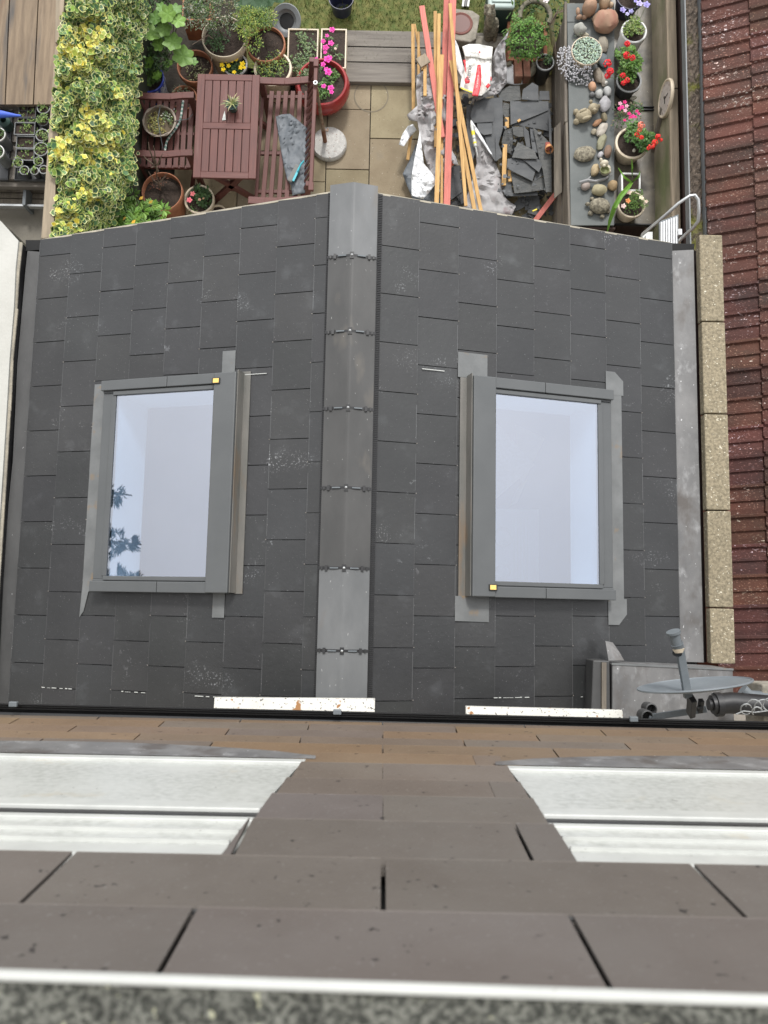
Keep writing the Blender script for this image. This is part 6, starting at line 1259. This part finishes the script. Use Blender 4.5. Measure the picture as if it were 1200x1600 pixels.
for i in range(nu): q0 = nv * nu + i; q1 = nv * nu + (i + 1) % nu; s.f.append((q0, q1, K + q1, K + q0))
s.build('reflector', m_dish, sd_, smooth=True)
s = MB(); rimp = [mid + ux * (L2 * math.cos(a)) + upv * (L2 * 1.08 * math.sin(a)) + fwd * .008 for a in [2 * math.pi * i / 40 for i in range(41)]]; s.tube(rimp, .006, 6, cap=False); s.build('rim', m_dish, sd_, smooth=True)
s = MB(); e = P(1060, 1002, 3.66); b0 = P(1075, 1090, 3.60); s.bar(b0, e, .040, .03); s.build('arm', m_lnb, sd_, bevel=.004)
s = MB(); s.tube([e, P(1058, 1022, 3.70)], [.02, .024], 12); s.build('arm_joint', m_black, sd_, smooth=True)
s = MB(); a, b = P(1060, 1014, 3.72), P(1053, 990, 3.74); s.tube([a, a.lerp(b, .3), a.lerp(b, .31), b], [.022, .030, .026, .026], 16); s.tube([b, b.lerp(a, -.15)], [.036, .036], 16); s.build('receiver', m_lnb, sd_, smooth=True)
s = MB(); s.tube([P(1061, 1020, 3.72), P(1060, 1014, 3.72)], [.02, .030], 14); s.build('receiver_cap', m_cream, sd_, smooth=True)
s = MB(); s.bar(mid - fwd * .06 + ux * -.02, mid - fwd * .16 + Vector((0, 0, -.12)), .03, .05); s.bar(P(1096, 1094, 3.4), P(1093, 1112, 3.35), .025, .03); s.bar(P(1076, 1094, 3.4), P(1078, 1112, 3.35), .012, .03); s.bar(P(1074, 1106, 3.4), P(1098, 1106, 3.4), .012, .012); s.build('mount', m_black, sd_, bevel=.003)
s = MB(); a, b = P(1104, 1108, 3.3), P(1020, 1120, 3.2); s.bar(a, b, .035, .02); s.bar(b, Vector((b.x - .05, -.72, b.z)), .035, .02); s.build('wall_bracket', m_lnb, sd_, bevel=.003)
ws = thing('vent_outlets', 'two short grey vent stubs on the lead box beneath the dish bracket', 'vent', P3(1015, 1112, 2.8))
for x, y, r_, z in ((1018, 1108, 9, 3.0), (1012, 1120, 10, 3.1)):
    s = MB(); c = P(x, y, z); k = r_ * scl(z); s.lathe([(k, -.09), (k, 0), (k * .8, .004), (k * .72, -.01), (k * .72, -.06), (0, -.06)], c, 22); s.build('vent_pipe', m_leadl, ws, smooth=True)
sp_ = thing('soil_pipe', 'thick black plastic soil pipe with a ringed joint below the satellite dish', 'pipe', P3(1150, 1100, 3.0))
s = MB(); a, b, c2 = P(1112, 1101, 3.05), P(1140, 1098, 3.05), P(1240, 1106, 3.05)
s.tube([a, b, c2], [.055, .062, .062], 20); s.tube([a + Vector((.02, 0, 0)), a + Vector((.055, .003, 0))], .070, 20); s.tube([a - Vector((.02, 0, 0)), a], .034, 16); s.build('pipe_body', m_black, sp_, smooth=True)
s = MB(); s.tube([P(1160, 1077, 3.0), P(1172, 1088, 3.0), P(1210, 1090, 3.0)], [.034, .036, .036], 16); s.build('branch_pipe', m_lnb, sp_, smooth=True)
cb = thing('cable_loops', 'loops of grey cable hanging over the black soil pipe at the right edge', 'cable', P3(1180, 1108, 3.1))
s = MB()
random.seed(170)
for x0, y0_, r_, d in ((1166, 1108, 9, 0), (1178, 1104, 12, .03), (1192, 1106, 14, .02), (1204, 1101, 12, .05), (1183, 1112, 8, .06)):
    a0 = U(-.5, .5); s.tube([P(x0 + r_ * math.cos(a0 + t * .42) * U(.95, 1.05), y0_ - r_ * .9 * math.sin(a0 + t * .42) * U(.95, 1.05), 3.22 + d + .03 * math.sin(t * .5)) for t in range(random.randint(9, 14))], .004, 6)
s.tube([P(1150, 1116, 3.2), P(1162, 1111, 3.22), P(1180, 1113, 3.21), P(1210, 1109, 3.2)], .004, 6)
s.build('cable', m_rimgrey, cb, smooth=True)
s = MB(); s.box((2.62, -.56, 2.9), (.75, .32, .25)); s.build('rubble_wall', m_conc, label='crumbling mortar ledge under the soil pipe at the right edge', cat='ledge', bevel=.01)
# ------------------------------------------------------------------ inside the room, seen through the right skylight
kt = thing('kitchen_drainer', 'white ribbed kitchen drainer seen through the right skylight', 'sink drainer', (1.05, .45, 0))
s = MB(); s.box((1.02, .52, .88), (.62, .7, .04)); s.build('worktop', m_paint, kt)
s = MB()
for i in range(5): s.box((.80 + .028 * i, .50, .903), (.012, .6, .008)); s.box((1.12 + .028 * i, .50, .903), (.012, .6, .008))
s.build('ribs', m_flint, kt)
for y, r_, lb in ((.62, .085, 'pale round plate standing on the kitchen drainer'), (.33, .065, 'pale ring shaped bowl nearest the wall on the drainer')):
    s = MB(); s.lathe([(r_ * .0, .004), (r_ * .7, .004), (r_, .03), (r_ * .98, .034), (r_ * .7, .012), (0, .01)], (1.02, y, .905), 30); s.build('bowl', m_pwhite, smooth=True, label=lb, cat='bowl')
kb = thing('interior_table', 'pale square table top seen tilted through the right skylight', 'table', (1.0, 1.25, 0))
s = MB(); s.box((.95, 1.28, .75), (.55, .5, .03), (0, 0, R(42))); s.build('table_top', M('pale table', (.80, .78, .78), (.66, .65, .66), 40, .6, bump=.05), kb)
for a in range(4): s = MB(); q = Vector((.95, 1.28, .37)) + Vector((.3 * math.cos(R(42 + 45 + 90 * a)), .3 * math.sin(R(42 + 45 + 90 * a)), 0)); s.box(q, (.04, .04, .73)); s.build('leg', m_flint, kb)
s = MB(); s.bar((.72, 1.62, 1.0), (1.05, 1.9, 1.0), .06, .03); s.build('bench_slat', plainmat('pinkish wood', (.62, .40, .35), .5), label='pinkish wooden slat indoors behind the pale table', cat='slat')
s = MB(); s.prism([(1.22, 1.75, .3), (1.50, 1.62, .3), (1.28, 1.15, .3)], .02); s.build('paper_sheet', m_pwhite, label='white folded triangular sheet on the floor indoors', cat='paper')
s = MB(); s.prism([(1.25, 1.15, .3), (1.33, 1.22, .3), (1.24, 1.0, .3), (1.17, .97, .3)], .02); s.build('paper_sheet', m_pwhite, label='smaller white scrap beside the folded sheet indoors', cat='paper')
# ------------------------------------------------------------------ conifer beyond the left garden, mirrored in the left skylight
for ti, (tx_, ty_, ht, lb) in enumerate(((-9.2, -.25, 10.0, 'tallest dark conifer mirrored in the lower left corner of the left skylight'), (-9.25, .35, 9.45, 'second dark conifer mirrored just above the tallest at the left skylight edge'), (-9.3, 1.05, 9.2, 'third dark conifer mirrored along the left edge of the left skylight'), (-9.2, 1.9, 8.85, 'thin conifer top mirrored half way up the left edge of the left skylight'))):
    tr = thing('conifer', lb, 'tree', (tx_, ty_, 0), 'conifers beyond the left garden'); random.seed(160 + ti)
    s = MB(); s.tube([(tx_, ty_, 0), (tx_, ty_ + .01, 5), (tx_ + .02, ty_, ht)], [.20, .12, .012], 10); s.build('trunk', m_bark, tr, smooth=True)
    s = MB(); z = 3.5
    while z < ht - .05:
        rr = max(.12, 1.5 * (1 - (z - 2.5) / (ht - 2.0)))
        for b_ in range(6):
            a = U(0, 6.28); q = rr * U(.4, 1.3)
            for k in range(22):
                t_ = U(.1, 1); p = Vector((tx_ + q * t_ * math.cos(a), ty_ + q * t_ * math.sin(a), z - .18 * t_ + U(-.03, .03))) + Vector((U(-.07, .07), U(-.07, .07), 0)) * (1.2 - t_ * .6)
                leaf(s, p, Vector((math.cos(a + U(-.7, .7)), math.sin(a + U(-.7, .7)), U(-.3, .1))), U(.08, .17), .028, random.choice([(.035, .06, .025), (.06, .085, .035)]), nrm=Vector((0, 0, 1)))
        z += U(.16, .34)
    s.build('crown', m_leaf, tr)
